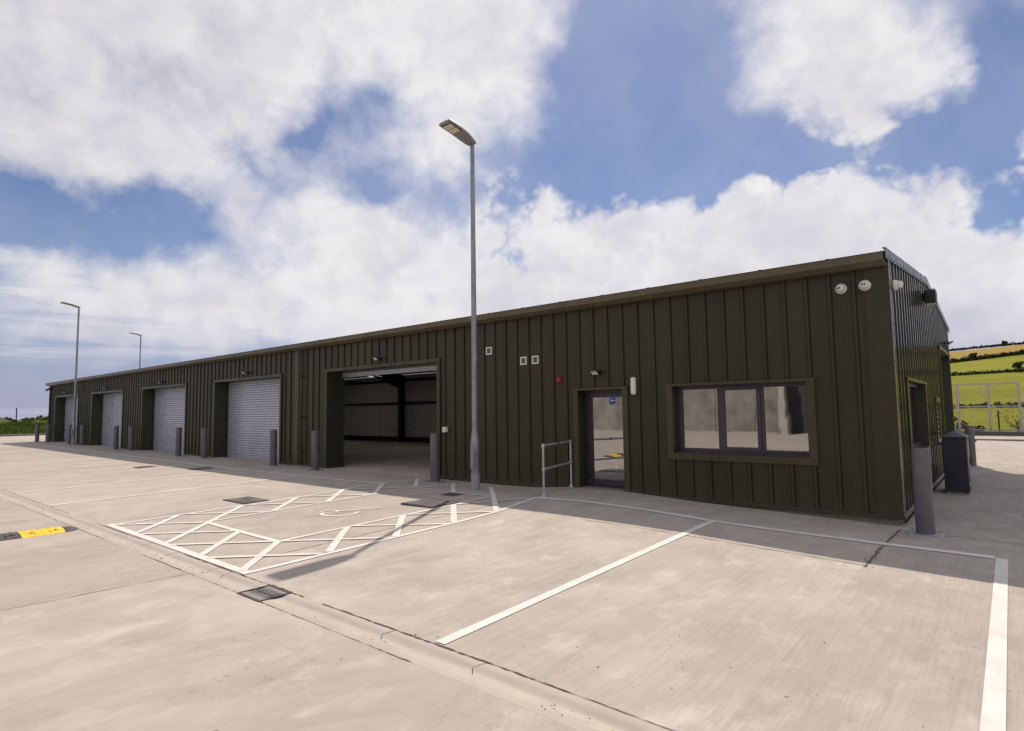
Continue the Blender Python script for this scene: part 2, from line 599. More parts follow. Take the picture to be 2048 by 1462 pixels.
def paint_mat():
    mt, g, b = new_mat('white_road_paint')
    ge = g.n('ShaderNodeNewGeometry')
    pos = ge.outputs['Position']
    n = g.noise(pos, 3.0, 6, 0.65)
    w = g.noise(g.mapping(pos, sc=(46, 3, 1)), 1.0, 5, 0.6)
    c = g.mix(g.mapr(n, 0.35, 0.7, 0.0, 1.0), (0.66, 0.64, 0.605), (0.54, 0.515, 0.48))
    c = g.mix(g.mapr(w, 0.55, 0.70, 0.0, 0.6), c, (0.52, 0.47, 0.42))
    fl = g.noise(pos, 28.0, 5, 0.7)
    c = g.mix(g.mapr(fl, 0.62, 0.72, 0.0, 0.7), c, (0.42, 0.37, 0.33))
    g.link(c, b.inputs['Base Color'])
    b.inputs['Roughness'].default_value = 0.75
    b.inputs['Specular IOR Level'].default_value = 0.3
    bp = g.n('ShaderNodeBump')
    bp.inputs['Strength'].default_value = 0.4
    bp.inputs['Distance'].default_value = 0.004
    g.link(w, bp.inputs['Height'])
    g.link(bp.outputs[0], b.inputs['Normal'])
    return mt


def galv_mat(name='galvanised_steel', base=(0.42, 0.43, 0.46), rough=0.45, metal=0.55):
    mt, g, b = new_mat(name)
    tc = g.n('ShaderNodeTexCoord')
    v = tc.outputs['Object']
    n = g.noise(g.mapping(v, sc=(1, 1, 0.35)), 9.0, 6, 0.7)
    vo = g.n('ShaderNodeTexVoronoi')
    vo.inputs['Scale'].default_value = 38.0
    g.link(v, vo.inputs['Vector'])
    c = g.mix(g.mapr(n, 0.35, 0.68, 0.0, 1.0), tuple(x * 0.72 for x in base), tuple(min(1, x * 1.3) for x in base))
    sepc = g.n('ShaderNodeSeparateColor')
    g.link(vo.outputs['Color'], sepc.inputs[0])
    c = g.mix(g.math('MULTIPLY', sepc.outputs[0], 0.18), c, tuple(min(1, x * 1.5) for x in base))
    g.link(c, b.inputs['Base Color'])
    g.link(g.mapr(n, 0.3, 0.7, rough - 0.1, rough + 0.15), b.inputs['Roughness'])
    b.inputs['Metallic'].default_value = metal
    return mt


def glass_mat(name, refl=0.5, dark=(0.012, 0.013, 0.014)):
    """coated window glass: strong mirror coat over a dark see-through body, slightly wavy"""
    mt, g, b = new_mat(name)
    out = mt.node_tree.nodes['Material Output']
    gl = g.n('ShaderNodeBsdfGlossy')
    gl.inputs['Roughness'].default_value = 0.012
    gl.inputs['Color'].default_value = (0.96, 0.95, 0.93, 1)
    tr = g.n('ShaderNodeBsdfTransparent')
    tr.inputs[0].default_value = (0.35, 0.38, 0.38, 1)
    ge = g.n('ShaderNodeNewGeometry')
    bp = g.n('ShaderNodeBump')
    bp.inputs['Strength'].default_value = 0.25
    bp.inputs['Distance'].default_value = 0.004
    g.link(g.noise(ge.outputs['Position'], 1.6, 2, 0.4), bp.inputs['Height'])
    g.link(bp.outputs[0], gl.inputs['Normal'])
    mx = g.n('ShaderNodeMixShader')
    lw = g.n('ShaderNodeLayerWeight')
    lw.inputs['Blend'].default_value = 0.5
    g.link(g.math('MAXIMUM', refl, g.math('POWER', lw.outputs['Facing'], 4.0)), mx.inputs[0])
    g.link(tr.outputs[0], mx.inputs[1])
    g.link(gl.outputs[0], mx.inputs[2])
    g.link(mx.outputs[0], out.inputs[0])
    return mt


M = {}
M['clad'] = cladding_mat()
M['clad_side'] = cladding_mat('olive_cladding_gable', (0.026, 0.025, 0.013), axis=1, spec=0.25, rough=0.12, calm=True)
M['trim'] = cladding_mat('olive_trim', (0.072, 0.065, 0.036), micro=False)
M['eaves'] = cladding_mat('olive_eaves', (0.118, 0.102, 0.062), micro=False)
M['reveal'] = simple('dark_olive_lining', (0.030, 0.033, 0.018), 0.5, var=0.1)
M['screw'] = simple('dark_screw_head', (0.02, 0.02, 0.018), 0.4)
M['conc'] = concrete_mat('yard_concrete')
M['paint'] = paint_mat()
M['galv'] = galv_mat()
M['slat'] = simple('roller_slat_steel', (0.50, 0.52, 0.60), 0.26, 0.35, var=0.03, scale=0.8)
M['corner'] = cladding_mat('olive_sheen_flashing', (0.11, 0.095, 0.062), micro=False, spec=0.5, rough=0.34, calm=True)  # paler base carries the bright grazing reflection of the gable-side strip
M['verge'] = cladding_mat('olive_verge_flashing', (0.08, 0.07, 0.05), micro=False, spec=0.4, rough=0.3, calm=True)
M['bollard'] = simple('bollard_grey_paint', (0.108, 0.096, 0.108), 0.45, var=0.26, scale=6, bump=0.25)
M['iron'] = simple('cast_iron', (0.055, 0.048, 0.048), 0.5, 0.35, var=0.3, scale=25, bump=0.4)
M['tread'] = simple('worn_tread', (0.26, 0.235, 0.225), 0.5, 0.3, var=0.2, scale=30)
M['deep_black'] = simple('matt_deep_black', (0.01, 0.009, 0.008), 0.9)
M['black'] = simple('black_plastic', (0.013, 0.013, 0.014), 0.4)
M['white'] = simple('white_plastic', (0.72, 0.71, 0.69), 0.35, var=0.04)
M['frame'] = simple('anthracite_frame', (0.042, 0.034, 0.052), 0.35, var=0.06)
M['glass'] = glass_mat('mirror_glass', 0.44)
M['red'] = simple('red_plastic', (0.42, 0.012, 0.010), 0.35)
M['chrome'] = simple('brushed_handle', (0.75, 0.74, 0.72), 0.22, 0.9, var=0.05)
M['navy'] = simple('navy_cabinet_paint', (0.018, 0.022, 0.038), 0.38, var=0.1, bump=0.1)
M['lining'] = simple('liner_panel', (0.66, 0.62, 0.63), 0.55, var=0.08)
M['steelred'] = simple('dark_steel_frame', (0.018, 0.017, 0.017), 0.6)
M['floor'] = simple('shed_floor_concrete', (0.50, 0.43, 0.37), 0.75, var=0.15, scale=1.2, bump=0.1)
M['plinth'] = simple('plinth_concrete', (0.20, 0.18, 0.155), 0.9, var=0.25, scale=9, bump=0.4)
M['led'] = simple('lamp_lens', (0.80, 0.74, 0.62), 0.25, var=0.05)
M['rubber'] = simple('black_rubber', (0.055, 0.052, 0.052), 0.75, var=0.3, scale=20, bump=0.6)
M['yellow'] = simple('yellow_rubber', (0.75, 0.50, 0.012), 0.6, var=0.12, scale=20, bump=0.6)
M['crack'] = simple('joint_dirt', (0.075, 0.060, 0.048), 0.95, var=0.3, scale=30)
M['soil'] = simple('joint_moss', (0.11, 0.085, 0.05), 0.95, var=0.4, scale=30)
M['lum'] = simple('luminaire_grey', (0.26, 0.26, 0.275), 0.45, var=0.06)


# ---------------------------------------------------------------- the yard: levels
ZW = [(-70, -1.50), (-45, -1.56), (-22, -1.63), (-16, -1.65), (-9, -1.655), (-7.2, -1.66), (-6.1, -1.64), (-5.3, -1.57),
      (-3.9, -1.575), (-2.6, -1.64), (-1.7, -1.67), (0.3, -1.73), (5, -1.76), (60, -1.80)]
ZI = [(-70, -1.46), (-45, -1.53), (-36, -1.53), (-22, -1.58), (-13, -1.60), (-6.8, -1.60), (-5, -1.565), (-3.7, -1.56),
      (-2.5, -1.575), (-1.5, -1.60), (-0.5, -1.64), (0.3, -1.67), (1.5, -1.70), (5, -1.74), (60, -1.78)]


def interp(T, x):
    if x <= T[0][0]:
        return T[0][1]
    for (a, za), (b, zb) in zip(T, T[1:]):
        if x <= b:
            return za + (zb - za) * (x - a) / (b - a)
    return T[-1][1]


def gz(x, y):
    zo = -1.68 - 0.02 * min(1, max(0, (x + 1) / 2.5))
    if x < -30:
        zo += 0.06 * min(1, (-30 - x) / 20)
    zi, zw = interp(ZI, x), interp(ZW, x)
    if y >= 0:
        return zw
    if y >= -2:
        return zw + (zi - zw) * (-y / 2)
    if y >= -7.15:
        return zi + (zo - zi) * ((-y - 2) / 5.15)
    if y >= -7.46:
        t = (-y - 7.15) / 0.31
        u = (t - 0.16) / 0.62                       # flat shoulders, shallow dish nearer the building side
        return zo - (0.011 * math.sin(math.pi * u ** 0.85) if 0 < u < 1 else 0)
    return zo + 0.004 * min(10, -y - 7.46)


def lin(a, b, n):
    return [a + (b - a) * i / n for i in range(n + 1)]


def sheet(mb, xs, ys, f, dz=0.0):
    nx, ny = len(xs), len(ys)
    vs = [(x, y, f(x, y) + dz) for y in ys for x in xs]
    fs = [(j * nx + i, j * nx + i + 1, (j + 1) * nx + i + 1, (j + 1) * nx + i) for j in range(ny - 1) for i in range(nx - 1)]
    mb.add(vs, fs, True)


CH0, CH1 = -7.46, -7.15
xs = [-62, -58, -54, -50, -46.7] + lin(-46.5, 0.3, 156)[0:] + [0.41, 1, 1.5, 2, 3, 4, 5, 7, 10, 14, 18, 24, 32]
mb = MB()
sheet(mb, xs, [-44, -36, -28, -22, -18, -14, -12, -10, -9, -8.3, CH0 - 0.001], gz)
sheet(mb, xs, [CH1 + 0.001] + lin(-7.0, -2, 10) + lin(-1.5, 0, 3)[0:] + [0.3], gz)
# beside and behind the building
xr = [x for x in xs if x >= 0.3]
sheet(mb, xr, [0.3, 2, 4, 6, 8, 10, 12, 16, 20, 26], gz)
xl = [x for x in xs if x <= -46.5]
sheet(mb, xl, [0.3, 4, 8, 12, 14, 18, 22, 26], gz)
sheet(mb, [x for x in xs if -46.5 <= x <= 0.3][::6] + [0.3], [12, 16, 20, 26], lambda x, y: gz(x, y))
mb.build('ground', M['conc'], kind='structure', fixn=False)

# dished concrete drainage channel
def channel_mat():
    mt, g, b = new_mat('channel_concrete')
    ge = g.n('ShaderNodeNewGeometry')
    pos = ge.outputs['Position']
    sep = g.n('ShaderNodeSeparateXYZ')
    g.link(pos, sep.inputs[0])
    n = g.noise(pos, 1.2, 6, 0.65)
    n2 = g.noise(g.mapping(pos, sc=(3, 14, 1)), 1.0, 6, 0.7, 0.5)
    c = g.mix(g.mapr(n, 0.3, 0.7, 0, 1), (0.335, 0.298, 0.262), (0.405, 0.362, 0.322))
    bed = g.mapr(g.math('ABSOLUTE', g.math('ADD', sep.outputs[1], 7.345)), 0.015, 0.075, 1.0, 0.0, True)
    sand = g.math('MULTIPLY', bed, g.mapr(n2, 0.42, 0.62, 0.0, 0.85))
    c = g.mix(sand, c, (0.44, 0.385, 0.325))
    grit = g.math('MULTIPLY', bed, g.mapr(g.noise(pos, 24, 5, 0.8), 0.64, 0.70, 0.0, 0.9))
    grit = g.math('MULTIPLY', grit, g.mapr(g.noise(pos, 0.9, 3), 0.48, 0.6, 0.0, 1.0))
    c = g.mix(grit, c, (0.13, 0.09, 0.06))
    trough_shade = g.math('MULTIPLY', g.mapr(g.math('ABSOLUTE', g.math('ADD', sep.outputs[1], 7.25)), 0.01, 0.05, 1.0, 0.0, True), g.mapr(n2, 0.35, 0.6, 0.1, 0.5))
    c = g.mix(trough_shade, c, (0.235, 0.21, 0.19))  # shading of the dish's upper slope painted in as a darker band
    g.link(c, b.inputs['Base Color'])
    b.inputs['Roughness'].default_value = 0.8
    bp = g.n('ShaderNodeBump')
    bp.inputs['Strength'].default_value = 0.4
    bp.inputs['Distance'].default_value = 0.005
    g.link(g.noise(pos, 60, 4), bp.inputs['Height'])
    g.link(bp.outputs[0], b.inputs['Normal'])
    return mt


mb = MB()
cx = [x for x in xs if x <= 10]
sheet(mb, cx, lin(CH0, CH1, 24), gz)
mb.build('drain_channel', channel_mat(), kind='structure', fixn=False)


def ribbon(mb, pts, w, dz=0.005, step=0.25, wob=0.0, wvar=0.0, seed=1):
    """flat strip draped over the yard"""
    rr = random.Random(seed)
    P = []
    for (a, b) in zip(pts, pts[1:]):
        L = math.dist(a, b)
        n = max(1, int(L / step))
        for i in range(n):
            P.append((a[0] + (b[0] - a[0]) * i / n, a[1] + (b[1] - a[1]) * i / n))
    P.append(tuple(pts[-1]))
    vs, fs = [], []
    for i, p in enumerate(P):
        a, b = P[max(0, i - 1)], P[min(len(P) - 1, i + 1)]
        L = math.dist(a, b) or 1
        nx, ny = -(b[1] - a[1]) / L, (b[0] - a[0]) / L
        o = rr.uniform(-wob, wob) if 0 < i < len(P) - 1 else 0
        hw = w / 2 * (1 + rr.uniform(-wvar, wvar))
        for s_ in (-1, 1):
            x, y = p[0] + nx * (o + s_ * hw), p[1] + ny * (o + s_ * hw)
            vs.append((x, y, gz(x, y) + dz))
    for i in range(len(P) - 1):
        fs.append((2 * i, 2 * i + 2, 2 * i + 3, 2 * i + 1))
    mb.add(vs, fs)


# slab joints and the cracked edges of the channel
mb = MB()
for x0, y0, x1, y1, w in ((-5.09, -7.15, -5.09, -0.4, .010), (-5.12, -7.46, -5.3, -14, .007), (-3.2, -2.86, 0.40, -2.93, .012),
                          (0.42, -0.42, 12, -0.55, .010), (-10.6, -7.15, -10.6, -0.2, .006), (-16.1, -7.15, -16.1, -0.2, .008),
                          (-21.6, -7.15, -21.6, -0.2, .008), (5.9, -7.15, 5.9, 20, .01), (-10.7, -7.46, -10.8, -20, .007),
                          (0.4, 5.6, 12, 5.5, .01), (0.4, 17.3, 12, 17.3, .012), (0.45, -7.46, 0.5, -14, .007),
                          (-40, -13.2, 20, -13.2, .008)):
    ribbon(mb, [(x0, y0), (x1, y1)], w, 0.003, 0.12, 0.006, 0.6, int(abs(x0 * 7 + y0)) + 3)
for ln, (yy0, w0, keep) in enumerate(((CH1 + 0.002, 0.009, 0.80), (CH0 - 0.002, 0.006, 0.72))):
    rq = random.Random(40 + ln)
    a = -19.0
    while a < 5:
        L = rq.uniform(0.15, 1.6)
        if rq.random() < keep:
            ribbon(mb, [(a, yy0), (a + L, yy0)], w0 * rq.uniform(0.5, 1.35), 0.004, 0.05, 0.004, 0.8, int(a * 100) + ln)
        a += L
for x in (-7.1, -6.25, -5.06, -4.75, -2.05, -1.1, -9.3, -11):
    w_ = 0.004
    ribbon(mb, [(x, CH1), (x - 0.05, -7.25), (x + 0.02, -7.32)], 0.006, 0.003, 0.04, 0.006, 0.5, int(-x * 9))
mb.mat = 1
ribbon(mb, [(0.42, -3.0), (0.41, -0.35)], 0.024, 0.004, 0.05, 0.003, 0.4, 5)
mb.build('ground_joints', [M['crack'], M['soil']], kind='structure', fixn=False)

# painted parking markings
mb = MB()
XO, XI, XJ, XP = -4.62, -5.73, -8.02, -9.06
ribbon(mb, [(-1.60, -7.12), (-1.63, -1.86)], 0.098, 0.006)
ribbon(mb, [(1.50, -7.12), (1.51, -1.62)], 0.105, 0.006)
ribbon(mb, [(-4.91, -1.68), (-4.08, -1.56), (-2.72, -1.64), (-1.62, -1.84), (-1.0, -1.81), (-0.51, -1.76), (0.04, -1.69), (1.05, -1.61), (1.45, -1.60)], 0.165, 0.007)
for k, x in enumerate((-12.45, -15.42, -18.4, -21.4, -24.4, -27.4, -30.4, -33.4, -36.4, -39.4, -42.4)):
    ribbon(mb, [(x, -7.12), (x - 0.02, -1.95)], 0.125, 0.006)
ribbon(mb, [(-9.4, -1.72), (-11.4, -1.84), (-13.4, -1.92), (-17, -2.0), (-23, -1.94), (-29, -1.9), (-38, -1.8), (-45, -1.8)], 0.13, 0.007)
# hatched bay
ribbon(mb, [(XO, -7.13), (-4.58, -4.04), (-4.62, -3.06), (-4.93, -1.66)], 0.085, 0.007)
ribbon(mb, [(XI, -6.14), (XI, -2.86), (-5.82, -1.93)], 0.075, 0.007)
ribbon(mb, [(XJ, -6.10), (XJ, -4.88), (-8.12, -1.77)], 0.075, 0.007)
ribbon(mb, [(XP, -7.05), (XP, -4.0), (-9.36, -1.69), (-9.63, -0.45)], 0.080, 0.007)
ribbon(mb, [(-9.15, -7.07), (-4.60, -7.08)], 0.10, 0.0075)
ribbon(mb, [(-7.97, -6.10), (-5.72, -6.14)], 0.085, 0.008)
ribbon(mb, [(-8.12, -1.76), (-5.80, -1.92)], 0.075, 0.008)
for a, b in (((-4.66, -6.07), (XI, -5.08)), ((XO, -5.10), (XI, -4.06)), ((XO, -4.03), (XI, -2.96)), ((-4.66, -3.05), (-6.98, -0.62)),
             ((-8.04, -7.03), (-9.05, -6.10)), ((-6.95, -7.03), (-9.04, -5.04)), ((-5.85, -7.05), (-6.85, -6.11)), ((-4.74, -7.08), (XI, -6.13)),
             ((-8.04, -4.97), (-9.08, -3.93)), ((-8.06, -3.91), (-9.18, -2.83)), ((-8.1, -2.82), (-9.34, -1.66)), ((-8.22, -1.68), (-9.66, -0.36)),
             ((-6.88, -1.85), (-8.15, -0.60))):
    ribbon(mb, [a, b], 0.095, 0.0088)
for a, b in (((XI, -6.12), (-4.62, -5.19)), ((XI, -5.0), (-4.60, -4.17)), ((XI, -4.0), (-4.64, -3.11)), ((-5.70, -2.90), (-4.97, -1.84)),
             ((-9.02, -7.0), (-8.0, -6.14)), ((-7.88, -7.02), (-6.91, -6.15)), ((-6.78, -7.05), (-5.76, -6.14)), ((-5.66, -7.06), (-4.66, -6.18)),
             ((-9.06, -5.98), (-8.03, -5.11)), ((-9.08, -4.95), (-8.05, -3.98)), ((-9.12, -3.87), (-8.14, -3.0)), ((-9.17, -2.79), (-8.16, -1.82)),
             ((-9.3, -1.6), (-8.95, -0.72)), ((-8.12, -1.71), (-7.6, -0.62))):
    ribbon(mb, [a, b], 0.075, 0.0098)
mb.build('road_markings', M['paint'], kind='structure', fixn=False)
mb = MB()
ribbon(mb, [(-7.22, -4.60), (-7.24, -4.46), (-7.19, -4.38), (-7.05, -4.35), (-6.97, -4.30), (-6.90, -4.13), (-6.66, -3.74)], 0.065, 0.007, 0.08, 0.004, 0.2)
ribbon(mb, [(-7.12, -4.60), (-7.06, -4.68), (-6.92, -4.73), (-6.78, -4.72), (-6.66, -4.66), (-6.57, -4.52), (-6.58, -4.36), (-6.66, -4.22)], 0.07, 0.007, 0.06, 0.003, 0.15)
ribbon(mb, [(-7.02, -4.36), (-6.98, -4.47), (-6.88, -4.44)], 0.05, 0.008, 0.06, 0.003, 0.15)
mb.build('wheelchair_marking', M['paint'], kind='structure', fixn=False)
mb = MB()
ribbon(mb, [(0.45, 12.2), (20, 12.3)], 0.1, 0.006, 1.0)
ribbon(mb, [(-12, -12.6), (-2, -12.6), (4, -14.0)], 0.1, 0.006, 1.0)
ribbon(mb, [(-30, -18.5), (0, -18.5)], 0.1, 0.006, 1.0)
mb.build('lane_markings', M['paint'], kind='structure', fixn=False)


# ---------------------------------------------------------------- far land and sea
def fbm(x, y, s=1.0):
    v, a = 0, 1
    for i in range(4):
        v += a * math.sin(x * s * 1.3 + 1.7 * i + math.sin(y * s * 0.9 + i)) * math.cos(y * s * 1.1 + 2.3 * i)
        s *= 2.1
        a *= 0.5
    return v


HP = [(0, -2.4), (30, -2.4), (34, -2.2), (60, -4.6), (100, -3.6), (140, -0.8), (280, 11.6), (420, 25.5), (520, 37.0), (620, 47.5), (760, 50), (900, 44)]


def land(x, y):
    d = math.hypot(max(0, x) * 0.2, y)
    h = interp(HP, d) + 0.05 * max(-80, min(120, x)) * min(1, max(0, (d - 60) / 300))
    w = 1.0
    if x < -62:                         # low ground towards the sea on the left
        bank = interp([(-2000, -30), (-300, -6.0), (-140, -1.6), (-90, -0.9), (-76, -0.6), (-66, -0.75), (-62, -1.45)], x)
        k = min(1, max(0, (y - 60) / 140)) * min(1, max(0, (x + 330) / 200))
        h = bank * (1 - k) + h * k
    if y < 30 and x >= -62:
        h = -2.4
    if y < -40:
        h = -2.4
    return h + (0.25 * fbm(x, y, 0.05) if (y > 60 or x < -75) else 0)


gx = [-3000, -2000, -1200, -800, -500, -350, -250, -200, -160, -140, -125, -112, -102, -95, -88, -83, -79, -76, -73, -70, -68, -66, -64, -62, -61] + \
     [-50, -35, -20, -12, -6, 0, 6, 12, 20, 30, 45, 60, 80, 110, 150, 220, 350, 600, 1200, 3000]
gy = [-1500, -500, -200, -80, -44, -20, -10, -5, 0, 5, 10, 15, 20, 25, 31.5, 36, 42, 50, 60, 75, 90, 105, 120, 135, 150, 170, 190, 215, 240, 265, 290,
      320, 350, 380, 410, 440, 470, 500, 530, 560, 600, 650, 720, 820, 950, 1500]


def land_mat():
    mt, g, b = new_mat('pasture')
    ge = g.n('ShaderNodeNewGeometry')
    pos = ge.outputs['Position']
    sep = g.n('ShaderNodeSeparateXYZ')
    g.link(pos, sep.inputs[0])
    X, Y = sep.outputs[0], sep.outputs[1]
    n = g.noise(pos, 0.03, 5, 0.6)
    n2 = g.noise(g.mapping(pos, sc=(0.5, 0.12, 0.5)), 1.0, 6, 0.65)
    n3 = g.noise(pos, 2.2, 5, 0.7)
    green = g.mix(g.mapr(n, 0.35, 0.65, 0, 1), (0.150, 0.160, 0.012), (0.215, 0.215, 0.018))
    green = g.mix(g.mapr(n2, 0.4, 0.72, 0, 0.55), green, (0.120, 0.125, 0.010))
    stub = g.mix(g.mapr(n2, 0.35, 0.7, 0, 1), (0.30, 0.200, 0.055), (0.22, 0.17, 0.045))
    # the harvested field starts beyond a hedge that climbs to the right
    edge = g.math('ADD', Y, g.math('MULTIPLY', X, -0.9))
    fld = g.math('MULTIPLY', g.mapr(edge, 428.0, 434.0, 0.0, 1.0), g.mapr(X, -300.0, -290.0, 0.0, 1.0))
    c = g.mix(fld, green, stub)
    rough = g.mix(g.mapr(n3, 0.35, 0.65, 0, 1), (0.045, 0.075, 0.012), (0.11, 0.14, 0.02))
    left = g.mapr(X, -60.0, -62.0, 0.0, 1.0)
    c = g.mix(g.math('MULTIPLY', left, g.mapr(Y, 80, 160, 1.0, 0.0)), c, rough)
    g.link(c, b.inputs['Base Color'])
    b.inputs['Roughness'].default_value = 0.95
    b.inputs['Specular IOR Level'].default_value = 0.1
    bp = g.n('ShaderNodeBump')
    bp.inputs['Distance'].default_value = 0.4
    bp.inputs['Strength'].default_value = 0.6
    g.link(n3, bp.inputs['Height'])
    g.link(bp.outputs[0], b.inputs['Normal'])
    return mt


mb = MB()
sheet(mb, gx, gy, land)
mb.build('hills', land_mat(), kind='structure', fixn=False)


def sea_mat():
    mt, g, b = new_mat('sea_water')
    ge = g.n('ShaderNodeNewGeometry')
    pos = ge.outputs['Position']
    n = g.noise(g.mapping(pos, sc=(0.002, 0.0004, 0.001)), 1.0, 6, 0.6)
    c = g.mix(g.mapr(n, 0.35, 0.65, 0, 1), (0.16, 0.18, 0.30), (0.26, 0.27, 0.40))
    g.link(c, b.inputs['Base Color'])
    b.inputs['Roughness'].default_value = 0.6
    return mt


mb = MB()
mb.add([(-330, -1500, -4.0), (-330, 900, -4.0), (-7500, 6500, 96.0), (-7500, -9000, 96.0)], [(0, 3, 2, 1)])
mb.build('sea', sea_mat(), kind='structure', fixn=False)

# kerbs round the yard: far side on the right, and the left end
mb = MB()
mb.bbox(0.0, 34, 26.0, 26.15, -1.9, -1.66, 0.015)
mb.bbox(-62.15, -62.0, -44, 26, -1.75, -1.34, 0.015)
mb.build('kerb', M['plinth'], kind='structure')
mb = MB()
mb.box(-3, 34, 26.152, 30.0, -2.0, -1.672)
mb.build('pavement', M['conc'], kind='structure')
mb = MB()


# ---------------------------------------------------------------- the warehouse
Z0, ZT = -1.583, 2.07          # bottom of the cladding, underside of the eaves
XL, XR, YB = -46.6, 0.396, 11.5
RIDGE = 2.80
PITCH = 1 / 3
wh = empty('warehouse', (-23.1, 0, -1.66), 'long low olive metal industrial unit with five roller doors and a shallow pitched roof', 'building')

DOORS = [(-14.21, -9.30), (-21.95, -17.0), (-29.70, -24.75), (-37.45, -32.50), (-45.05, -40.15)]
DZ = 1.26                      # head of the roller door openings
ENT = (-5.08, -4.05, -1.60, 0.39)
WIN = (-3.02, -0.76, -0.80, 0.40)
GWIN = (1.33, 3.98, -0.80, 0.40)
GVENT = (6.02, 6.62, -0.74, 0.06)
GDOOR = (7.85, 11.0, -1.75, 1.38)
RIBG = [(-0.075, 0.0), (-0.062, 0.032), (-0.010, 0.032), (0.003, 0.0)]
RIB = [(-0.062, 0.0), (-0.050, 0.032), (-0.014, 0.032), (-0.009, -0.012), (0.002, -0.012), (0.005, 0.0)]
MIC = [(0.055, 0), (0.0585, -0.0022), (0.062, 0), (0.120, 0), (0.1235, -0.0022), (0.127, 0), (0.185, 0), (0.1885, -0.0022), (0.192, 0), (0.245, 0), (0.2485, -0.0022), (0.252, 0)]


def clad(mb, a0, a1, origin, holes, zb, top, place, micro=True, rib=RIB):
    """ribbed sheet between a0 and a1 with rectangular holes; place(a, depth, z) -> point"""
    pts = []
    k0 = int(math.floor((a0 - origin) / PITCH)) - 1
    k1 = int(math.ceil((a1 - origin) / PITCH)) + 1
    for k in range(k0, k1):
        o = origin + k * PITCH
        pts += [(o + s_, d) for s_, d in (rib + (MIC if micro else []))]
    pts.sort()

    def depth(a):
        for (p, dp), (q, dq) in zip(pts, pts[1:]):
            if p <= a <= q:
                return dp + (dq - dp) * (a - p) / max(1e-9, q - p)
        return 0
    av = [p for p in pts if a0 < p[0] < a1]
    cuts = [a0, a1]
    for h in holes:
        cuts += [h[0], h[1]]
    av += [(c, depth(c)) for c in cuts if a0 <= c <= a1]
    av.sort()
    for (p, dp), (q, dq) in zip(av, av[1:]):
        if q - p < 1e-5:
            continue
        mid = (p + q) / 2
        segs = [(zb, None)]
        hs = sorted([h for h in holes if h[0] < mid < h[1]], key=lambda h: h[2])
        z = zb
        spans = []
        for h in hs:
            if h[2] > z:
                spans.append((z, h[2]))
            z = h[3]
        spans.append((z, None))
        for za, zc in spans:
            zp = top(p) if zc is None else zc
            zq = top(q) if zc is None else zc
            mb.add([place(p, dp, za), place(q, dq, za), place(q, dq, zq), place(p, dp, zp)], [(0, 1, 2, 3)])


def slope(y):
    return 2.27 + (RIDGE - 2.27) * (1 - abs(y - YB / 2) / (YB / 2 + 0.2))


# front wall
mb = MB()
holes = [(a, b, -9, DZ) for a, b in DOORS] + [ENT, WIN]
clad(mb, XL, XR, 0.0, holes, Z0, lambda a: ZT + 0.03, lambda a, d, z: (a, -d, z))
mb.mat = 1
for k in range(1, 141):        # fixing screws, one row under the eaves, one along the bottom, one mid way
    x = -k * PITCH + 0.155
    for z in (1.93, -0.25, -1.47):
        if any(h[0] - 0.15 < x < h[1] + 0.15 and h[2] - 0.1 < z < h[3] + 0.15 for h in holes) or (k * 7 + int(z * 10)) % 4 == 0:
            continue
        mb.lathe([(0.008, 0.0), (0.008, 0.006), (0.0, 0.008)], (x + 0.01 * ((k * 37) % 5 - 2), 0.0, z + 0.006 * ((k * 13) % 5 - 2)), 'y', 6, False)
front = mb.build('front_wall', [M['clad'], M['screw']], wh, fixn=False)

# gable wall
mb = MB()
gh = [GWIN, GVENT, GDOOR]
clad(mb, 0.0, YB, 0.29, gh, Z0, lambda a: slope(a) - 0.03, lambda a, d, z: (XR + d, a, z), True, RIBG)
mb.mat = 1
for k in range(0, 34):
    for j, z in enumerate((1.55, 0.62, -0.35, -1.2)):
        y = 0.29 + k * PITCH - 0.032
        if (k + j * 2) % 3 == 0 and not any(h[0] - 0.2 < y < h[1] + 0.2 and h[2] - 0.2 < z < h[3] + 0.2 for h in gh):
            mb.lathe([(0.009, 0.0), (0.009, 0.008), (0.0, 0.010)], (XR + 0.030, y, z), 'x', 6, False)
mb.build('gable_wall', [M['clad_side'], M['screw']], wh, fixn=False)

# back and far walls, plain sheets with the same ribs
mb = MB()
clad(mb, XL, XR, 0.0, [], Z0, lambda a: ZT, lambda a, d, z: (a, YB + d, z), False)
mb.build('rear_wall', M['clad'], wh, fixn=False)
mb = MB()
clad(mb, 0.0, YB, 0.0, [], Z0, lambda a: slope(a) - 0.03, lambda a, d, z: (XL - d, a, z), False)
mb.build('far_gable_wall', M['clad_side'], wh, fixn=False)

# roof sheets, with translucent rooflight sheets, unseen, added to brighten the bays
ADDED_LIGHTS = [XL - 0.05 + k for k in (5, 6, 12, 13, 19, 20, 26, 27, 33, 34, 35)]
M['added_rooflight'], g_, b_ = new_mat('added_rooflight_sheet')
tl = g_.n('ShaderNodeBsdfTranslucent')
tl.inputs[0].default_value = (0.8, 0.79, 0.76, 1)
ms = g_.n('ShaderNodeMixShader')
ms.inputs[0].default_value = 0.6
g_.link(b_.outputs[0], ms.inputs[1])
g_.link(tl.outputs[0], ms.inputs[2])
g_.link(ms.outputs[0], M['added_rooflight'].node_tree.nodes['Material Output'].inputs[0])
mb = MB()
px = []
k = 0
x = XL - 0.05
while x < XR + 0.03:
    px += [(x, 0), (x + 0.30, 0), (x + 0.310, 0.008), (x + 0.350, 0.008), (x + 0.363, 0)]
    x += 1.0
px.append((XR + 0.03, 0))
px = [p for p in px if p[0] <= XR + 0.031]
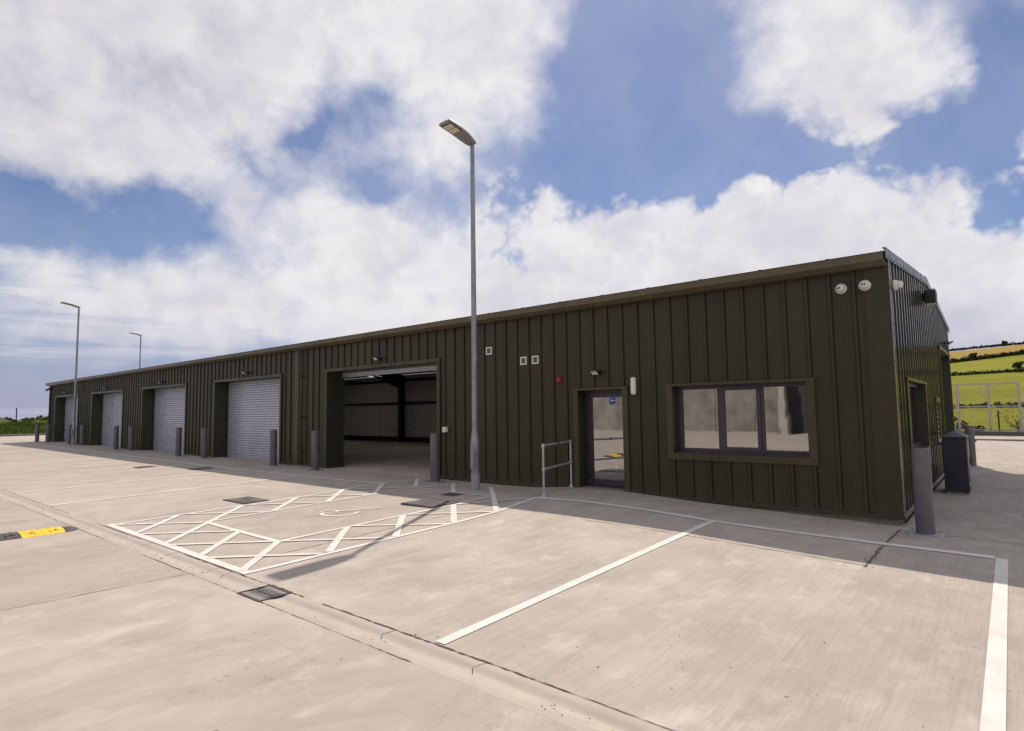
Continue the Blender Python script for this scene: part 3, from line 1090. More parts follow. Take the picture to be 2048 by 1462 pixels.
for (x0, d0), (x1, d1) in zip(px, px[1:]):
    yr = [-0.262, 1.2, 4.6, YB / 2, 6.4, 8.6, YB + 0.25]
    zr = [2.236 + (RIDGE - 2.236) * (1 - abs(y - YB / 2) / (YB / 2 + 0.256)) for y in yr]
    for q_, ((ya, za), (yb, zb)) in enumerate(zip(zip(yr, zr), zip(yr[1:], zr[1:]))):
        lit = q_ == 4 and any(c <= x0 + 1e-6 and x1 <= c + 1.01 for c in ADDED_LIGHTS)
        mb.mat = 1 if lit else 0
        mb.add([(x0, ya, za + d0), (x1, ya, za + d1), (x1, yb, zb + d1), (x0, yb, zb + d0)], [(0, 1, 2, 3)])
mb.bbox(XL, XR + 0.035, YB / 2 - 0.18, YB / 2 + 0.18, RIDGE + 0.012, RIDGE + 0.045, 0.01)
mb.mat = 0
mb.build('roof', [M['eaves'], M['added_rooflight']], wh, fixn=False)

# eaves: boxed fascia with a sloping underside
mb = MB()
mb.prism([(-0.25, 2.228), (-0.25, 2.118), (-0.245, 2.112), (-0.145, 2.052), (0.02, 2.052), (0.02, 2.20)], XL - 0.14, XR + 0.01)
for k in range(1, 16):
    mb.box(-k * 3.02 - 0.004, -k * 3.02 + 0.004, -0.2525, -0.2505, 2.11, 2.226)
mb.build('eaves_fascia', M['eaves'], wh)

# verge trim with its bolts
mb = MB()
def verge(ya, yb):
    o = XR + 0.034
    za, zb = slope(ya), slope(yb)
    poly = [(ya, za + 0.022), (yb, zb + 0.022), (yb, zb - 0.145), (ya, za - 0.145)]
    mb.prism(poly, o, o + 0.012, 'x')
    poly = [(ya, za + 0.022), (yb, zb + 0.022), (yb, zb + 0.016), (ya, za + 0.016)]
    mb.prism(poly, o - 0.035, o - 0.0005, 'x')
yy = [-0.262, 2.0, 4.0, YB / 2]
for a, b in zip(yy, yy[1:]):
    verge(a + 0.004, b)
yy = [YB / 2, 7.8, 9.9, YB + 0.25]
for a, b in zip(yy, yy[1:]):
    verge(a + 0.004, b)
mb.mat = 1
for k in range(36):
    y = -0.08 + k * PITCH
    mb.lathe([(0.013, 0.0), (0.013, 0.008), (0.0, 0.012)], (XR + 0.046, y, slope(y) - 0.118), 'x', 6, False)
mb.build('verge_trim', [M['verge'], M['screw']], wh)

# corner trims
M['flash'] = cladding_mat('olive_front_flashing', (0.046, 0.043, 0.025), micro=False)
mb = MB()
mb.mat = 2
mb.box(0.115, XR + 0.038, -0.040, -0.034, Z0 - 0.045, 2.05)
mb.mat = 0
mb.box(XR + 0.032, XR + 0.038, -0.0335, 0.115, Z0 - 0.045, 2.15)
mb.mat = 1
for k in range(7):
    mb.lathe([(0.010, 0.0), (0.010, 0.006), (0.0, 0.009)], (XR + 0.038, 0.05, 1.75 - k * 0.55), 'x', 6, False)
mb.build('corner_trim', [M['corner'], M['screw'], M['flash']], wh)
mb = MB()
mb.box(XL - 0.038, XL + 0.16, -0.040, -0.034, Z0 - 0.045, 2.064)
mb.build('corner_trim', M['flash'], wh)

# drip trim at the foot of the cladding
segs = [(XL, DOORS[4][0] - 0.1), (DOORS[4][1] + 0.1, DOORS[3][0] - 0.1), (DOORS[3][1] + 0.1, DOORS[2][0] - 0.1), (DOORS[2][1] + 0.1, DOORS[1][0] - 0.1),
        (DOORS[1][1] + 0.1, DOORS[0][0] - 0.1), (DOORS[0][1] + 0.1, ENT[0] - 0.16), (ENT[1] + 0.16, XR + 0.03)]
for a, b in segs:
    mb = MB()
    mb.prism([(0.0, Z0 + 0.012), (-0.048, Z0 - 0.002), (-0.048, Z0 - 0.045), (-0.040, Z0 - 0.045), (-0.040, Z0 - 0.008), (0.0, Z0 + 0.004)], a, b)
    mb.build('drip_trim', M['clad'], wh)
mb = MB()
mb.prism([(XR, Z0 + 0.012), (XR + 0.052, Z0 - 0.002), (XR + 0.052, Z0 - 0.045), (XR + 0.044, Z0 - 0.045), (XR + 0.044, Z0 - 0.008), (XR, Z0 + 0.004)], 0.0, GDOOR[0] - 0.1, 'y')
mb.build('drip_trim', M['corner'], wh)
for a, b in segs:
    mb = MB()
    mb.box(a, min(b, XR - 0.06), 0.025, 0.22, -1.95, Z0 - 0.012)
    mb.build('plinth', M['plinth'], wh)
mb = MB()
mb.box(XR - 0.25, XR - 0.055, 0.222, GDOOR[0] - 0.1, -1.95, Z0 - 0.012)
mb.build('plinth', M['plinth'], wh)


def surround(parent, a0, a1, z0, z1, w, place, proud=0.046, sill=False, head_over=0.05, depth=0.5, pb=None, headh=0.09, mats=None):
    """flat trims round an opening plus its deep lined reveal"""
    mb = MB()
    def bx(p0, p1, d0, d1, q0, q1):
        vs = [place(a, d, z) for a in (p0, p1) for d in (d0, d1) for z in (q0, q1)]
        mb.add(vs, [(0, 1, 3, 2), (4, 6, 7, 5), (0, 4, 5, 1), (2, 3, 7, 6), (0, 2, 6, 4), (1, 5, 7, 3)])
    zb = z0 if not sill else z0 - w
    bx(a0 - w, a0, 0.031, proud, zb, z1)
    bx(a1, a1 + w, 0.031, proud, zb, z1)
    bx(a0 - w - 0.01, a1 + w + 0.01, 0.031, proud + 0.012, z1 + 0.001, z1 + headh)
    if sill:
        bx(a0 + 0.0005, a1 - 0.0005, 0.031, proud - 0.002, z0 - w, z0)
    s_ = mb.build('surround', M['trim'], parent)
    mb = MB()
    bx(a0 - 0.006, a0, -depth, 0.0305, z0, z1)
    bx(a1, a1 + 0.006, -depth, 0.0305, z0, z1)
    bx(a0 - 0.006, a1 + 0.006, -depth, 0.0305, z1 + 0.0005, z1 + 0.0065)
    if sill:
        bx(a0 - 0.006, a1 + 0.006, -depth, 0.0305, z0 - 0.0065, z0 - 0.0005)
    mb.build('reveal', M['reveal'], parent)
    return s_


FR = lambda a, d, z: (a, -d, z)
GB = lambda a, d, z: (XR + d, a, z)


def roller(i, a, b):
    lab = {0: 'open roller door rolled up to its head above a dark empty bay'}.get(i)
    t = bpy.data.objects.new('roller_door', None)
    COL.objects.link(t)
    t.parent = wh
    t.location = Vector(((a + b) / 2, 0, -1.66)) - wh.location
    if lab:
        t['label'] = lab
    surround(t, a, b, -1.72, DZ, 0.105, FR, depth=0.56)
    # curtain of curved slats
    mb = MB()
    zlo = 1.17 if i == 0 else -1.60
    z = zlo
    Y = 0.50
    rows = []
    while z < DZ + 0.02:
        for t_, d in ((0.0, 0.000), (0.03, 0.028), (0.35, 0.030), (0.66, 0.028), (0.97, 0.002)):
            rows.append((z + t_ * 0.090, Y - d))
        z += 0.090
    cols = lin(a + 0.004, b - 0.004, 4)
    vs = [(x, y, z) for (z, y) in rows for x in cols]
    n = len(cols)
    fs = [(r * n + c, r * n + c + 1, (r + 1) * n + c + 1, (r + 1) * n + c) for r in range(len(rows) - 1) for c in range(n - 1)]
    mb.add(vs, fs, False)
    mb.build('curtain', M['slat'], t, fixn=False)
    mb = MB()
    mb.bbox(a + 0.005, b - 0.005, Y - 0.03, Y + 0.02, zlo - 0.07, zlo - 0.002, 0.008)
    mb.build('bottom_rail', M['galv'], t)
    for s_ in (a + 0.002, b - 0.062):
        mb = MB()
        mb.box(s_, s_ + 0.06, Y - 0.06, Y + 0.05, -1.66, DZ - 0.002)
        mb.build('guide_rail', M['reveal'], t)
    mb = MB()
    mb.box(a, b, -0.02, 0.60, -1.80, -1.652)
    mb.build('threshold', M['floor'], t)


for i, (a, b) in enumerate(DOORS):
    roller(i, a, b)

# inside: floor, lining, frames, rails
mb = MB()
mb.box(XL + 0.2, -8.6, 0.602, YB - 0.15, -1.80, -1.650)
mb.build('shed_floor', M['floor'], wh)
mb = MB()
mb.box(XL + 0.2, -8.6, 11.30, 11.34, -1.64, 2.1)
for x_ in (-8.6, XL + 0.15):
    mb.prism([(0.35, -1.64), (11.34, -1.64), (11.34, 2.1), (YB / 2, 2.66), (0.35, 2.1)], x_, x_ + 0.05)
for a, b in [(XL + 0.2, DOORS[4][0] - 0.03)] + [(DOORS[i][1] + 0.03, DOORS[i - 1][0] - 0.03) for i in (4, 3, 2, 1)] + [(DOORS[0][1] + 0.03, -8.6)]:
    mb.box(a, b, 0.56, 0.60, -1.64, 2.12)
mb.build('lining_panels', M['lining'], wh)
mb = MB()
xa = XL + 0.2
for c in ADDED_LIGHTS + [-8.6]:
    if c - xa > 0.2:
        mb.prism([(0.0, 2.16), (YB / 2, 2.72), (YB, 2.16), (YB, 2.13), (YB / 2, 2.69), (0.0, 2.13)], xa, c)
    xa = c + 1.0
mb.build('roof_lining', M['steelred'], wh)
for k in range(6):
    x = -8.95 - k * 7.68
    mb = MB()
    for y0, y1 in ((10.95, 11.28), (0.62, 0.9)):
        mb.box(x - 0.10, x + 0.10, y0, y0 + 0.02, -1.65, 2.1)
        mb.box(x - 0.10, x + 0.10, y1 - 0.02, y1, -1.65, 2.1)
        mb.box(x - 0.012, x + 0.012, y0 + 0.02, y1 - 0.02, -1.65, 2.1)
    mb.prism([(0.9, 1.85), (YB / 2, 2.42), (10.95, 1.85), (10.95, 2.1), (YB / 2, 2.66), (0.9, 2.1)], x - 0.09, x + 0.09)
    mb.prism([(9.0, 2.02), (10.949, 1.35), (10.949, 1.84)], x - 0.05, x + 0.05)
    mb.build('steel_frame', M['steelred'], wh)
mb = MB()
for z in (0.45, 1.72):
    mb.box(XL + 0.3, -8.7, 11.20, 11.295, z, z + 0.12)
mb.box(XL + 0.3, -8.7, 11.21, 11.29, -1.645, -1.36)
for k in range(4):
    x0 = -16.6 - k * 7.68
    mb.tube([(x0, 11.18, -1.3), (x0 - 3.8, 11.18, 0.5)], 0.008, 6)
    mb.tube([(x0 - 7.6, 11.18, -1.3), (x0 - 3.8, 11.18, 0.5)], 0.008, 6)
for k in range(12):
    mb.box(-12 - k * 2.9, -11.985 - k * 2.9, 11.29, 11.299, -1.36, 0.44)
mb.build('wall_rails', M['steelred'], wh)
# office behind the window and the entrance
mb = MB()
mb.box(-8.5, XR - 0.16, 0.36, 11.3, -1.80, -1.60)
mb.box(-8.5, XR - 0.16, 5.0, 5.05, -1.598, 2.0)
mb.build('office_floor', M['floor'], wh)

# window: frame, three lights, inner sash, glass
def window(parent, name, a0, a1, z0, z1, place, lights, rec=0.17):
    t = MB()
    def bx(mb, p0, p1, d0, d1, q0, q1):
        vs = [place(a, d, z) for a in (p0, p1) for d in (d0, d1) for z in (q0, q1)]
        mb.add(vs, [(0, 1, 3, 2), (4, 6, 7, 5), (0, 4, 5, 1), (2, 3, 7, 6), (0, 2, 6, 4), (1, 5, 7, 3)])
    fw = 0.062
    bx(t, a0 + 0.001, a0 + fw, -rec - 0.06, -rec, z0, z1)
    bx(t, a1 - fw, a1 - 0.001, -rec - 0.06, -rec, z0, z1)
    bx(t, a0 + fw, a1 - fw, -rec - 0.06, -rec, z1 - fw, z1 - 0.001)
    bx(t, a0 + fw, a1 - fw, -rec - 0.06, -rec, z0 + 0.001, z0 + fw + 0.02)
    for m_ in lights[1:-1]:
        bx(t, m_ - 0.035, m_ + 0.035, -rec - 0.058, -rec - 0.001, z0 + fw + 0.02, z1 - fw)
    bx(t, a0 + 0.002, a1 - 0.002, -rec + 0.001, -0.02, z0 + 0.002, z0 + 0.022)
    par = bpy.data.objects.new(name, None)
    COL.objects.link(par)
    par.parent = parent
    par.location = Vector(place((a0 + a1) / 2, 0, z0)) - wh.location
    t.build('frame', M['frame'], par)
    for i, (l0, l1) in enumerate(zip(lights, lights[1:])):
        g0, g1 = l0 + (0.035 if i else fw), l1 - (0.035 if i < len(lights) - 2 else fw)
        q0, q1 = z0 + fw + 0.02, z1 - fw
        if i == 1 and len(lights) == 4:
            s_ = MB()
            sw = 0.045
            bx(s_, g0 - 0.02, g0 + sw, -rec - 0.05, -rec + 0.018, q0 - 0.02, q1 + 0.02)
            bx(s_, g1 - sw, g1 + 0.02, -rec - 0.05, -rec + 0.018, q0 - 0.02, q1 + 0.02)
            bx(s_, g0 + sw, g1 - sw, -rec - 0.05, -rec + 0.018, q1 - sw + 0.01, q1 + 0.02)
            bx(s_, g0 + sw, g1 - sw, -rec - 0.05, -rec + 0.018, q0 - 0.02, q0 + sw - 0.01)
            bx(s_, g0 + 0.12, g1 - 0.12, -rec + 0.0185, -rec + 0.035, q1 - 0.012, q1 + 0.014)
            s_.build('sash', M['frame'], par)
            g0, g1, q0, q1 = g0 + sw, g1 - sw, q0 + sw - 0.01, q1 - sw + 0.01
        p_ = MB()
        tilt = (0.0, 0.003, -0.002)[i % 3]
        p_.add([place(g0, -rec - 0.03, q0), place(g1, -rec - 0.03 + tilt, q0), place(g1, -rec - 0.03 + tilt * 1.5, q1), place(g0, -rec - 0.03, q1)], [(0, 1, 2, 3)])
        p_.build('pane', M['glass'], par)
    surround(par, a0, a1, z0, z1, 0.115, place, sill=True, depth=rec + 0.08, headh=0.05)
    return par


w1 = window(wh, 'window', *WIN, FR, [WIN[0], -2.235, -1.52, WIN[1]])
w2 = window(wh, 'window', *GWIN, GB, [GWIN[0], 2.65, GWIN[1]], 0.085)
w2['label'] = 'recessed window in the gable wall behind the bollard'
# small louvred opening in the gable: pale panel in a trim
t = bpy.data.objects.new('gable_vent', None)
COL.objects.link(t)
t.parent = wh
t.location = Vector((XR, 6.3, -0.4)) - wh.location
surround(t, *GVENT, 0.10, GB, sill=True, depth=0.06, headh=0.10)
mb = MB()
mb.box(XR - 0.04, XR - 0.035, GVENT[0], GVENT[1], GVENT[2], GVENT[3])
for k in range(7):
    z = GVENT[2] + 0.05 + k * 0.107
    mb.prism([(XR - 0.03, z), (XR + 0.02, z - 0.03), (XR + 0.02, z - 0.022), (XR - 0.03, z + 0.008)], GVENT[0] + 0.005, GVENT[1] - 0.005, 'y')
mb.build('louvre', M['white'], t)
# gable door opening
t = bpy.data.objects.new('roller_door', None)
COL.objects.link(t)
t.parent = wh
t.location = Vector((XR, 9.4, -1.7)) - wh.location
t['label'] = 'shaded door opening in the gable wall'
surround(t, GDOOR[0], GDOOR[1], GDOOR[2], GDOOR[3], 0.10, GB, depth=0.5)
mb = MB()
z = -1.75
rows = []
while z < 1.4:
    for t_, d in ((0.0, 0.0), (0.3, 0.019), (0.7, 0.019)):
        rows.append((z + t_ * 0.078, XR - 0.45 + d))
    z += 0.078
vs = [(x, y, z) for (z, x) in rows for y in (GDOOR[0], GDOOR[1])]
mb.add(vs, [(2 * r, 2 * r + 1, 2 * r + 3, 2 * r + 2) for r in range(len(rows) - 1)], True)
mb.build('curtain', M['slat'], t, fixn=False)

# entrance door
t = bpy.data.objects.new('entrance_door', None)
COL.objects.link(t)
t.parent = wh
t.location = Vector(((ENT[0] + ENT[1]) / 2, 0, -1.57)) - wh.location
surround(t, ENT[0], ENT[1], -1.62, ENT[3], 0.115, FR, depth=0.32, headh=0.05)
a0, a1, zf, zt = ENT[0], ENT[1], -1.555, ENT[3]
mb = MB()
Yd = 0.25
mb.box(a0 + 0.001, a0 + 0.055, Yd - 0.02, Yd + 0.06, zf, zt - 0.001)
mb.box(a1 - 0.055, a1 - 0.001, Yd - 0.02, Yd + 0.06, zf, zt - 0.001)
mb.box(a0 + 0.055, a1 - 0.055, Yd - 0.02, Yd + 0.06, zt - 0.055, zt - 0.001)
mb.box(a0 + 0.055, a1 - 0.055, Yd - 0.02, Yd + 0.06, zf, zf + 0.03)
mb.build('frame', M['frame'], t)
mb = MB()
l0, l1, q0, q1 = a0 + 0.058, a1 - 0.058, zf + 0.034, zt - 0.058
mb.box(l0, l0 + 0.085, Yd - 0.035, Yd + 0.03, q0, q1)
mb.box(l1 - 0.085, l1, Yd - 0.035, Yd + 0.03, q0, q1)
mb.box(l0 + 0.085, l1 - 0.085, Yd - 0.035, Yd + 0.03, q1 - 0.085, q1)
mb.box(l0 + 0.085, l1 - 0.085, Yd - 0.035, Yd + 0.03, q0, q0 + 0.12)
mb.build('leaf', M['frame'], t)
mb = MB()
mb.add([(l0 + 0.085, Yd, q0 + 0.12), (l1 - 0.085, Yd + 0.002, q0 + 0.12), (l1 - 0.085, Yd + 0.002, q1 - 0.085), (l0 + 0.085, Yd, q1 - 0.085)], [(0, 1, 2, 3)])
mb.build('pane', M['glass'], t)
for z in (0.1, -0.12, -0.75, -1.35):
    mb = MB()
    mb.lathe([(0.014, -0.05), (0.014, 0.05)], (a0 + 0.062, Yd - 0.05, z), 'z', 8)
    mb.box(a0 + 0.03, a0 + 0.11, Yd - 0.047, Yd - 0.0355, z - 0.035, z + 0.035)
    mb.build('hinge', M['black'], t)
mb = MB()
hx = l1 - 0.042
mb.bbox(hx - 0.015, hx + 0.015, Yd - 0.047, Yd - 0.036, -0.72, -0.44, 0.004)
mb.tube([(hx, Yd - 0.045, -0.545), (hx, Yd - 0.085, -0.545), (hx - 0.02, Yd - 0.092, -0.545), (hx - 0.13, Yd - 0.092, -0.545)], 0.011, 8)
mb.build('handle', M['chrome'], t)
mb = MB()
mb.box(a0, a1, -0.03, Yd + 0.1, -1.75, zf - 0.006)
mb.build('threshold', M['plinth'], t)

# joint cover strip and rainwater pipes
mb = MB()
mb.box(-15.99, -15.80, -0.075, -0.031, Z0 - 0.04, ZT)
mb.box(-15.80, -15.74, -0.060, -0.031, Z0 - 0.04, ZT)
mb.build('cover_strip', M['trim'], wh)
for x in (-15.56, -46.25):
    mb = MB()
    mb.tube([(x, -0.09, 2.06), (x, -0.09, -1.62)], 0.036, 12)
    dp = mb.build('downpipe', M['reveal'], wh)
    for z in (1.2, -0.1, -1.2):
        m2 = MB()
        m2.lathe([(0.044, -0.02), (0.044, 0.02)], (x, -0.09, z), 'z', 12, False)
        m2.box(x - 0.09, x + 0.09, -0.05, -0.031, z - 0.018, z + 0.018)
        m2.build('bracket', M['black'], dp)
mb = MB()
mb.bbox(-15.95, -15.1, -0.30, -0.02, -1.70, -1.615, 0.01)
mb.build('pipe_pad', M['plinth'], wh)


# ---------------------------------------------------------------- street lamps
def make_lamp(h=7.40):
    t = empty('street_lamp', (0, 0, 0), '', 'street lamp', 'galvanised street lamps round the yard')
    mb = MB()
    mb.tube([(0, 0, -0.2), (0, 0, 0.34)], 0.094, 20)
    mb.build('base', M['plinth2'], t)
    mb = MB()
    mb.lathe([(0.086, 0.335), (0.086, 0.74), (0.092, 0.745), (0.092, 1.02), (0.086, 1.03), (0.062, 1.24)], seg=20)
    mb.bbox(-0.05, 0.05, -0.098, -0.082, 0.42, 0.94, 0.006)
    mb.lathe([(0.009, 0.0), (0.009, 0.004)], (0.028, -0.099, 0.90), 'y', 8, False)
    mb.build('lower_column', M['galv_p'], t)
    mb = MB()
    mb.tube([(0, 0, 1.235), (0, 0, 3.2), (0, 0, 5.2), (0, 0, h - 0.42)], [0.062, 0.057, 0.051, 0.046], 16, False)
    mb.build('shaft', M['galv_p'], t)
    mb = MB()
    mb.lathe([(0.038, h - 0.43), (0.038, h - 0.40), (0.046, h - 0.39), (0.046, h - 0.02)], seg=16)
    mb.build('spigot', M['galv_p'], t)
    # slim head: rises gently away from the pole towards the bays
    def sec(y, w, zc, th):
        return [(-w, y, zc), (-w * 0.9, y, zc + th * 0.7), (-w * 0.45, y, zc + th), (w * 0.45, y, zc + th), (w * 0.9, y, zc + th * 0.7), (w, y, zc),
                (w * 0.92, y, zc - 0.012), (-w * 0.92, y, zc - 0.012)]
    zb = h
    st = [(0.075, 0.045, zb + 0.05, 0.035), (0.05, 0.075, zb + 0.03, 0.07), (0.0, 0.095, zb + 0.012, 0.105), (-0.10, 0.125, zb + 0.03, 0.11),
          (-0.26, 0.160, zb + 0.085, 0.085), (-0.46, 0.175, zb + 0.135, 0.062), (-0.80, 0.178, zb + 0.185, 0.045), (-0.835, 0.165, zb + 0.192, 0.032)]
    mb = MB()
    vs, fs = [], []
    for s_ in st:
        vs += sec(*s_)
    for i in range(len(st) - 1):
        for k in range(8):
            fs.append((i * 8 + k, i * 8 + (k + 1) % 8, (i + 1) * 8 + (k + 1) % 8, (i + 1) * 8 + k))
    fs += [tuple(range(8)), tuple(range(len(vs) - 8, len(vs)))]
    mb.add(vs, fs)
    hd = mb.build('luminaire', M['lum'], t)
    for p in hd.data.polygons:
        p.use_smooth = True
    mb = MB()
    sl = 0.147
    Mx = Matrix.Translation((0, -0.62, zb + 0.146)) @ Matrix.Rotation(-sl, 4, 'X')
    mb.box(-0.135, 0.135, -0.165, 0.165, -0.012, 0.004, Mx)
    mb.build('lens_frame', M['black2'], hd)
    mb = MB()
    for a, b in ((-0.148, -0.008), (0.008, 0.148)):
        mb.box(-0.118, 0.118, a, b, -0.0165, -0.0125, Mx)
    mb.build('lens', M['led'], hd)
    return t


M['plinth2'] = simple('painted_pole_foot', (0.30, 0.29, 0.31), 0.6, var=0.12, scale=12, bump=0.2)
M['black2'] = simple('dark_lens_surround', (0.06, 0.055, 0.05), 0.5)
M['galv_p'] = galv_mat('galvanised_pole', (0.27, 0.275, 0.31), 0.5, 0.45)
lampA = make_lamp()
lampA.location = (-6.92, -1.16, gz(-6.92, -1.16))
lampA['label'] = 'tall galvanised street lamp standing in front of the olive wall beside the hatched bay'
lampB = copy_tree(lampA)
lampB.location = (-38.6, -0.55, gz(-38.6, -0.55))
lampB.scale = (1, 1, 1.05)
lampB['label'] = 'street lamp in front of the farthest roller door, its head pointing left'
lampC = copy_tree(lampA)
lampC.location = (-57.4, 8.6, -1.5)
lampC.rotation_euler = (0, 0, R(-28))
lampC.scale = (1.05, 1.05, 1.17)
lampC['label'] = 'small street lamp showing only its top above the roof line'


# ---------------------------------------------------------------- bollards
def make_bollard():
    t = empty('bollard', (0, 0, 0), '', 'bollard', 'grey steel bollards guarding the building')
    mb = MB()
    mb.lathe([(0.108, 0.012), (0.108, 1.115), (0.104, 1.128), (0.095, 1.134), (0.0, 1.137)], seg=28)
    mb.build('post', M['bollard'], t)
    mb = MB()
    pl = []
    for k in range(24):
        a = 2 * math.pi * (k + 0.5) / 24
        c, s_ = math.cos(a), math.sin(a)
        r = 0.205 / max(abs(c), abs(s_)) if max(abs(c), abs(s_)) > 0.82 else 0.205 / 0.82
        pl.append((r * c, r * s_))
    mb.prism(pl, -0.03, 0.014, 'z')
    bp = mb.build('base_plate', M['galv'], t)
    for sx in (-1, 1):
        for sy in (-1, 1):
            mb = MB()
            mb.lathe([(0.020, 0.014), (0.020, 0.018)], (sx * 0.150, sy * 0.150, 0), 'z', 10, False)
            mb.lathe([(0.014, 0.018), (0.014, 0.032), (0.008, 0.034)], (sx * 0.150, sy * 0.150, 0), 'z', 6, False)
            mb.build('bolt', M['galv'], bp)
    return t


SPOTS = [(0.72, -0.50, 'bollard by the near corner of the building, largest in the picture'),
         (-8.72, -0.64, 'bollard at the lamp side of the open dark bay'),
         (-13.72, -0.70, 'bollard between the open bay and the rainwater pipe'),
         (-16.22, -0.64, 'bollard beside the closed roller door next to the rainwater pipe'),
         (-21.52, -0.56, 'bollard at the far edge of the first closed roller door'),
         (-23.80, -0.60, 'bollard in front of the right edge of the second closed roller door'),
         (-29.55, -0.50, 'bollard at the far edge of the second closed roller door'),
         (-31.2, -0.62, 'bollard in front of the right edge of the third closed roller door'),
         (-37.75, -0.35, 'bollard just right of the far street lamp'),
         (-39.9, -0.40, 'bollard almost hidden behind the foot of the far street lamp'),
         (-44.6, -0.46, 'bollard at the far corner of the building'),
         (-45.5, -0.80, 'leftmost bollard, seen against the green bank'),
         (0.78, 10.9, 'bollard standing beyond the navy cabinet')]
b0 = make_bollard()
for i, (x, y, lab) in enumerate(SPOTS):
    o = b0 if i == 0 else copy_tree(b0)
    o.location = (x, y, gz(x, y) + 0.004)
    o['label'] = lab
    o.rotation_euler = (R((i * 37 % 5) * 0.12), R(-(i * 23 % 5) * 0.12), R(8 if i else 3))

# ---------------------------------------------------------------- handrail by the entrance
za, zb_ = gz(-4.92, -1.45), gz(-5.25, -0.06)
hr = empty('handrail', (-5.08, -0.75, za), 'galvanised tube handrail with two rails beside the entrance door', 'handrail')
pa, pb = Vector((-4.92, -1.45, 0)), Vector((-5.26, -0.07, 0))
for p, zg in ((pa, za), (pb, zb_)):
    mb = MB()
    mb.tube([(p.x, p.y, zg + 0.01), (p.x, p.y, -0.645)], 0.0215, 12)
    q = mb.build('post', M['galv'], hr)
    mb = MB()
    mb.lathe([(0.062, 0.0), (0.062, 0.008), (0.034, 0.014), (0.030, 0.06), (0.024, 0.062)], (p.x, p.y, zg), 'z', 16)
    mb.build('flange', M['galv'], q)
for z, nm in ((-0.645, 'top_rail'), (-1.075, 'lower_rail')):
    mb = MB()
    mb.tube([(pa.x, pa.y, z), (pb.x, pb.y, z)], 0.0215, 12)
    q = mb.build(nm, M['galv'], hr)
    for p in (pa, pb):
        mb = MB()
        mb.lathe([(0.029, -0.045), (0.031, -0.03), (0.031, 0.02), (0.027, 0.032)], (p.x, p.y, z), 'z', 14)
        d = (pb - pa).normalized() * (1 if p is pa else -1)
        mb.tube([(p.x, p.y, z), (p.x + d.x * 0.07, p.y + d.y * 0.07, z)], 0.028, 14)
        mb.build('clamp', M['galv'], q)
mb = MB()
mid = (pa + pb) / 2
mb.tube([(mid.x - 0.012, mid.y - 0.03, -0.645), (mid.x + 0.012, mid.y + 0.03, -0.645)], 0.027, 12)
mb.build('clamp', M['black'], hr)


# ---------------------------------------------------------------- covers and gratings in the yard
def cover(x0, x1, y0, y1, label, name='manhole_cover', treads=True, mat='iron', group=None, n=9):
    z = max(gz(x0, y0), gz(x1, y1), gz(x0, y1), gz(x1, y0)) + 0.002
    cx_, cy_ = (x0 + x1) / 2, (y0 + y1) / 2
    t = empty(name, (cx_, cy_, z), label, 'manhole cover', group)
    mb = MB()
    f = 0.035
    mb.box(x0, x1, y0, y0 + f, z - 0.05, z + 0.006)
    mb.box(x0, x1, y1 - f, y1, z - 0.05, z + 0.006)
    mb.box(x0, x0 + f, y0 + f, y1 - f, z - 0.05, z + 0.006)
    mb.box(x1 - f, x1, y0 + f, y1 - f, z - 0.05, z + 0.006)
    mb.build('frame', M[mat], t)
    mb = MB()
    xs_ = [x0 + f + 0.006, cx_ - 0.003, cx_ + 0.003, x1 - f - 0.006] if treads else [x0 + f + 0.006, x1 - f - 0.006]
    for a, b in zip(xs_[::2], xs_[1::2]):
        mb.box(a, b, y0 + f + 0.006, y1 - f - 0.006, z - 0.05, z + 0.001)
    if treads:
        mb.mat = 1
        # raised chequer bars, turned a quarter from one panel to the next
        for qi, (a, b) in enumerate(zip(xs_[::2], xs_[1::2])):
            for qj in range(2):
                ya = y0 + f + 0.01 + qj * ((y1 - y0) / 2 - f)
                yb = ya + (y1 - y0) / 2 - f - 0.02
                for k in range(n):
                    tt = (k + 0.5) / n
                    if (qi + qj) % 2:
                        xx = a + 0.01 + (b - a - 0.02) * tt
                        mb.box(xx - 0.007, xx + 0.007, ya, yb, z + 0.001, z + 0.009)
                    else:
                        yy_ = ya + (yb - ya) * tt
                        mb.box(a + 0.012, b - 0.012, yy_ - 0.006, yy_ + 0.006, z + 0.001, z + 0.009)
    mb.build('plate', [M[mat], M['tread']] if treads else M['plate'], t)


M['plate'] = simple('worn_steel_plate', (0.12, 0.115, 0.13), 0.5, 0.4, var=0.2, scale=14)
CG = 'iron covers set in the concrete yard'
cover(-10.06, -9.20, -4.93, -4.42, 'chequered iron cover in full sun beside the hatched strip', group=CG)
cover(-6.62, -5.78, -3.38, -2.74, 'chequered iron cover half in the shade of the building near the street lamp', group=CG)
cover(-6.83, -6.45, -2.24, -1.92, 'small plain steel cover on the painted line near the street lamp', 'access_cover', False, 'plate', CG)
cover(-19.6, -19.1, -3.5, -3.0, 'iron cover at the shadow edge farther along the bays, left one of the pair', group=CG, n=5)
cover(-17.3, -16.75, -2.8, -2.2, 'iron cover in the shade in front of the first closed roller door', group=CG, n=5)

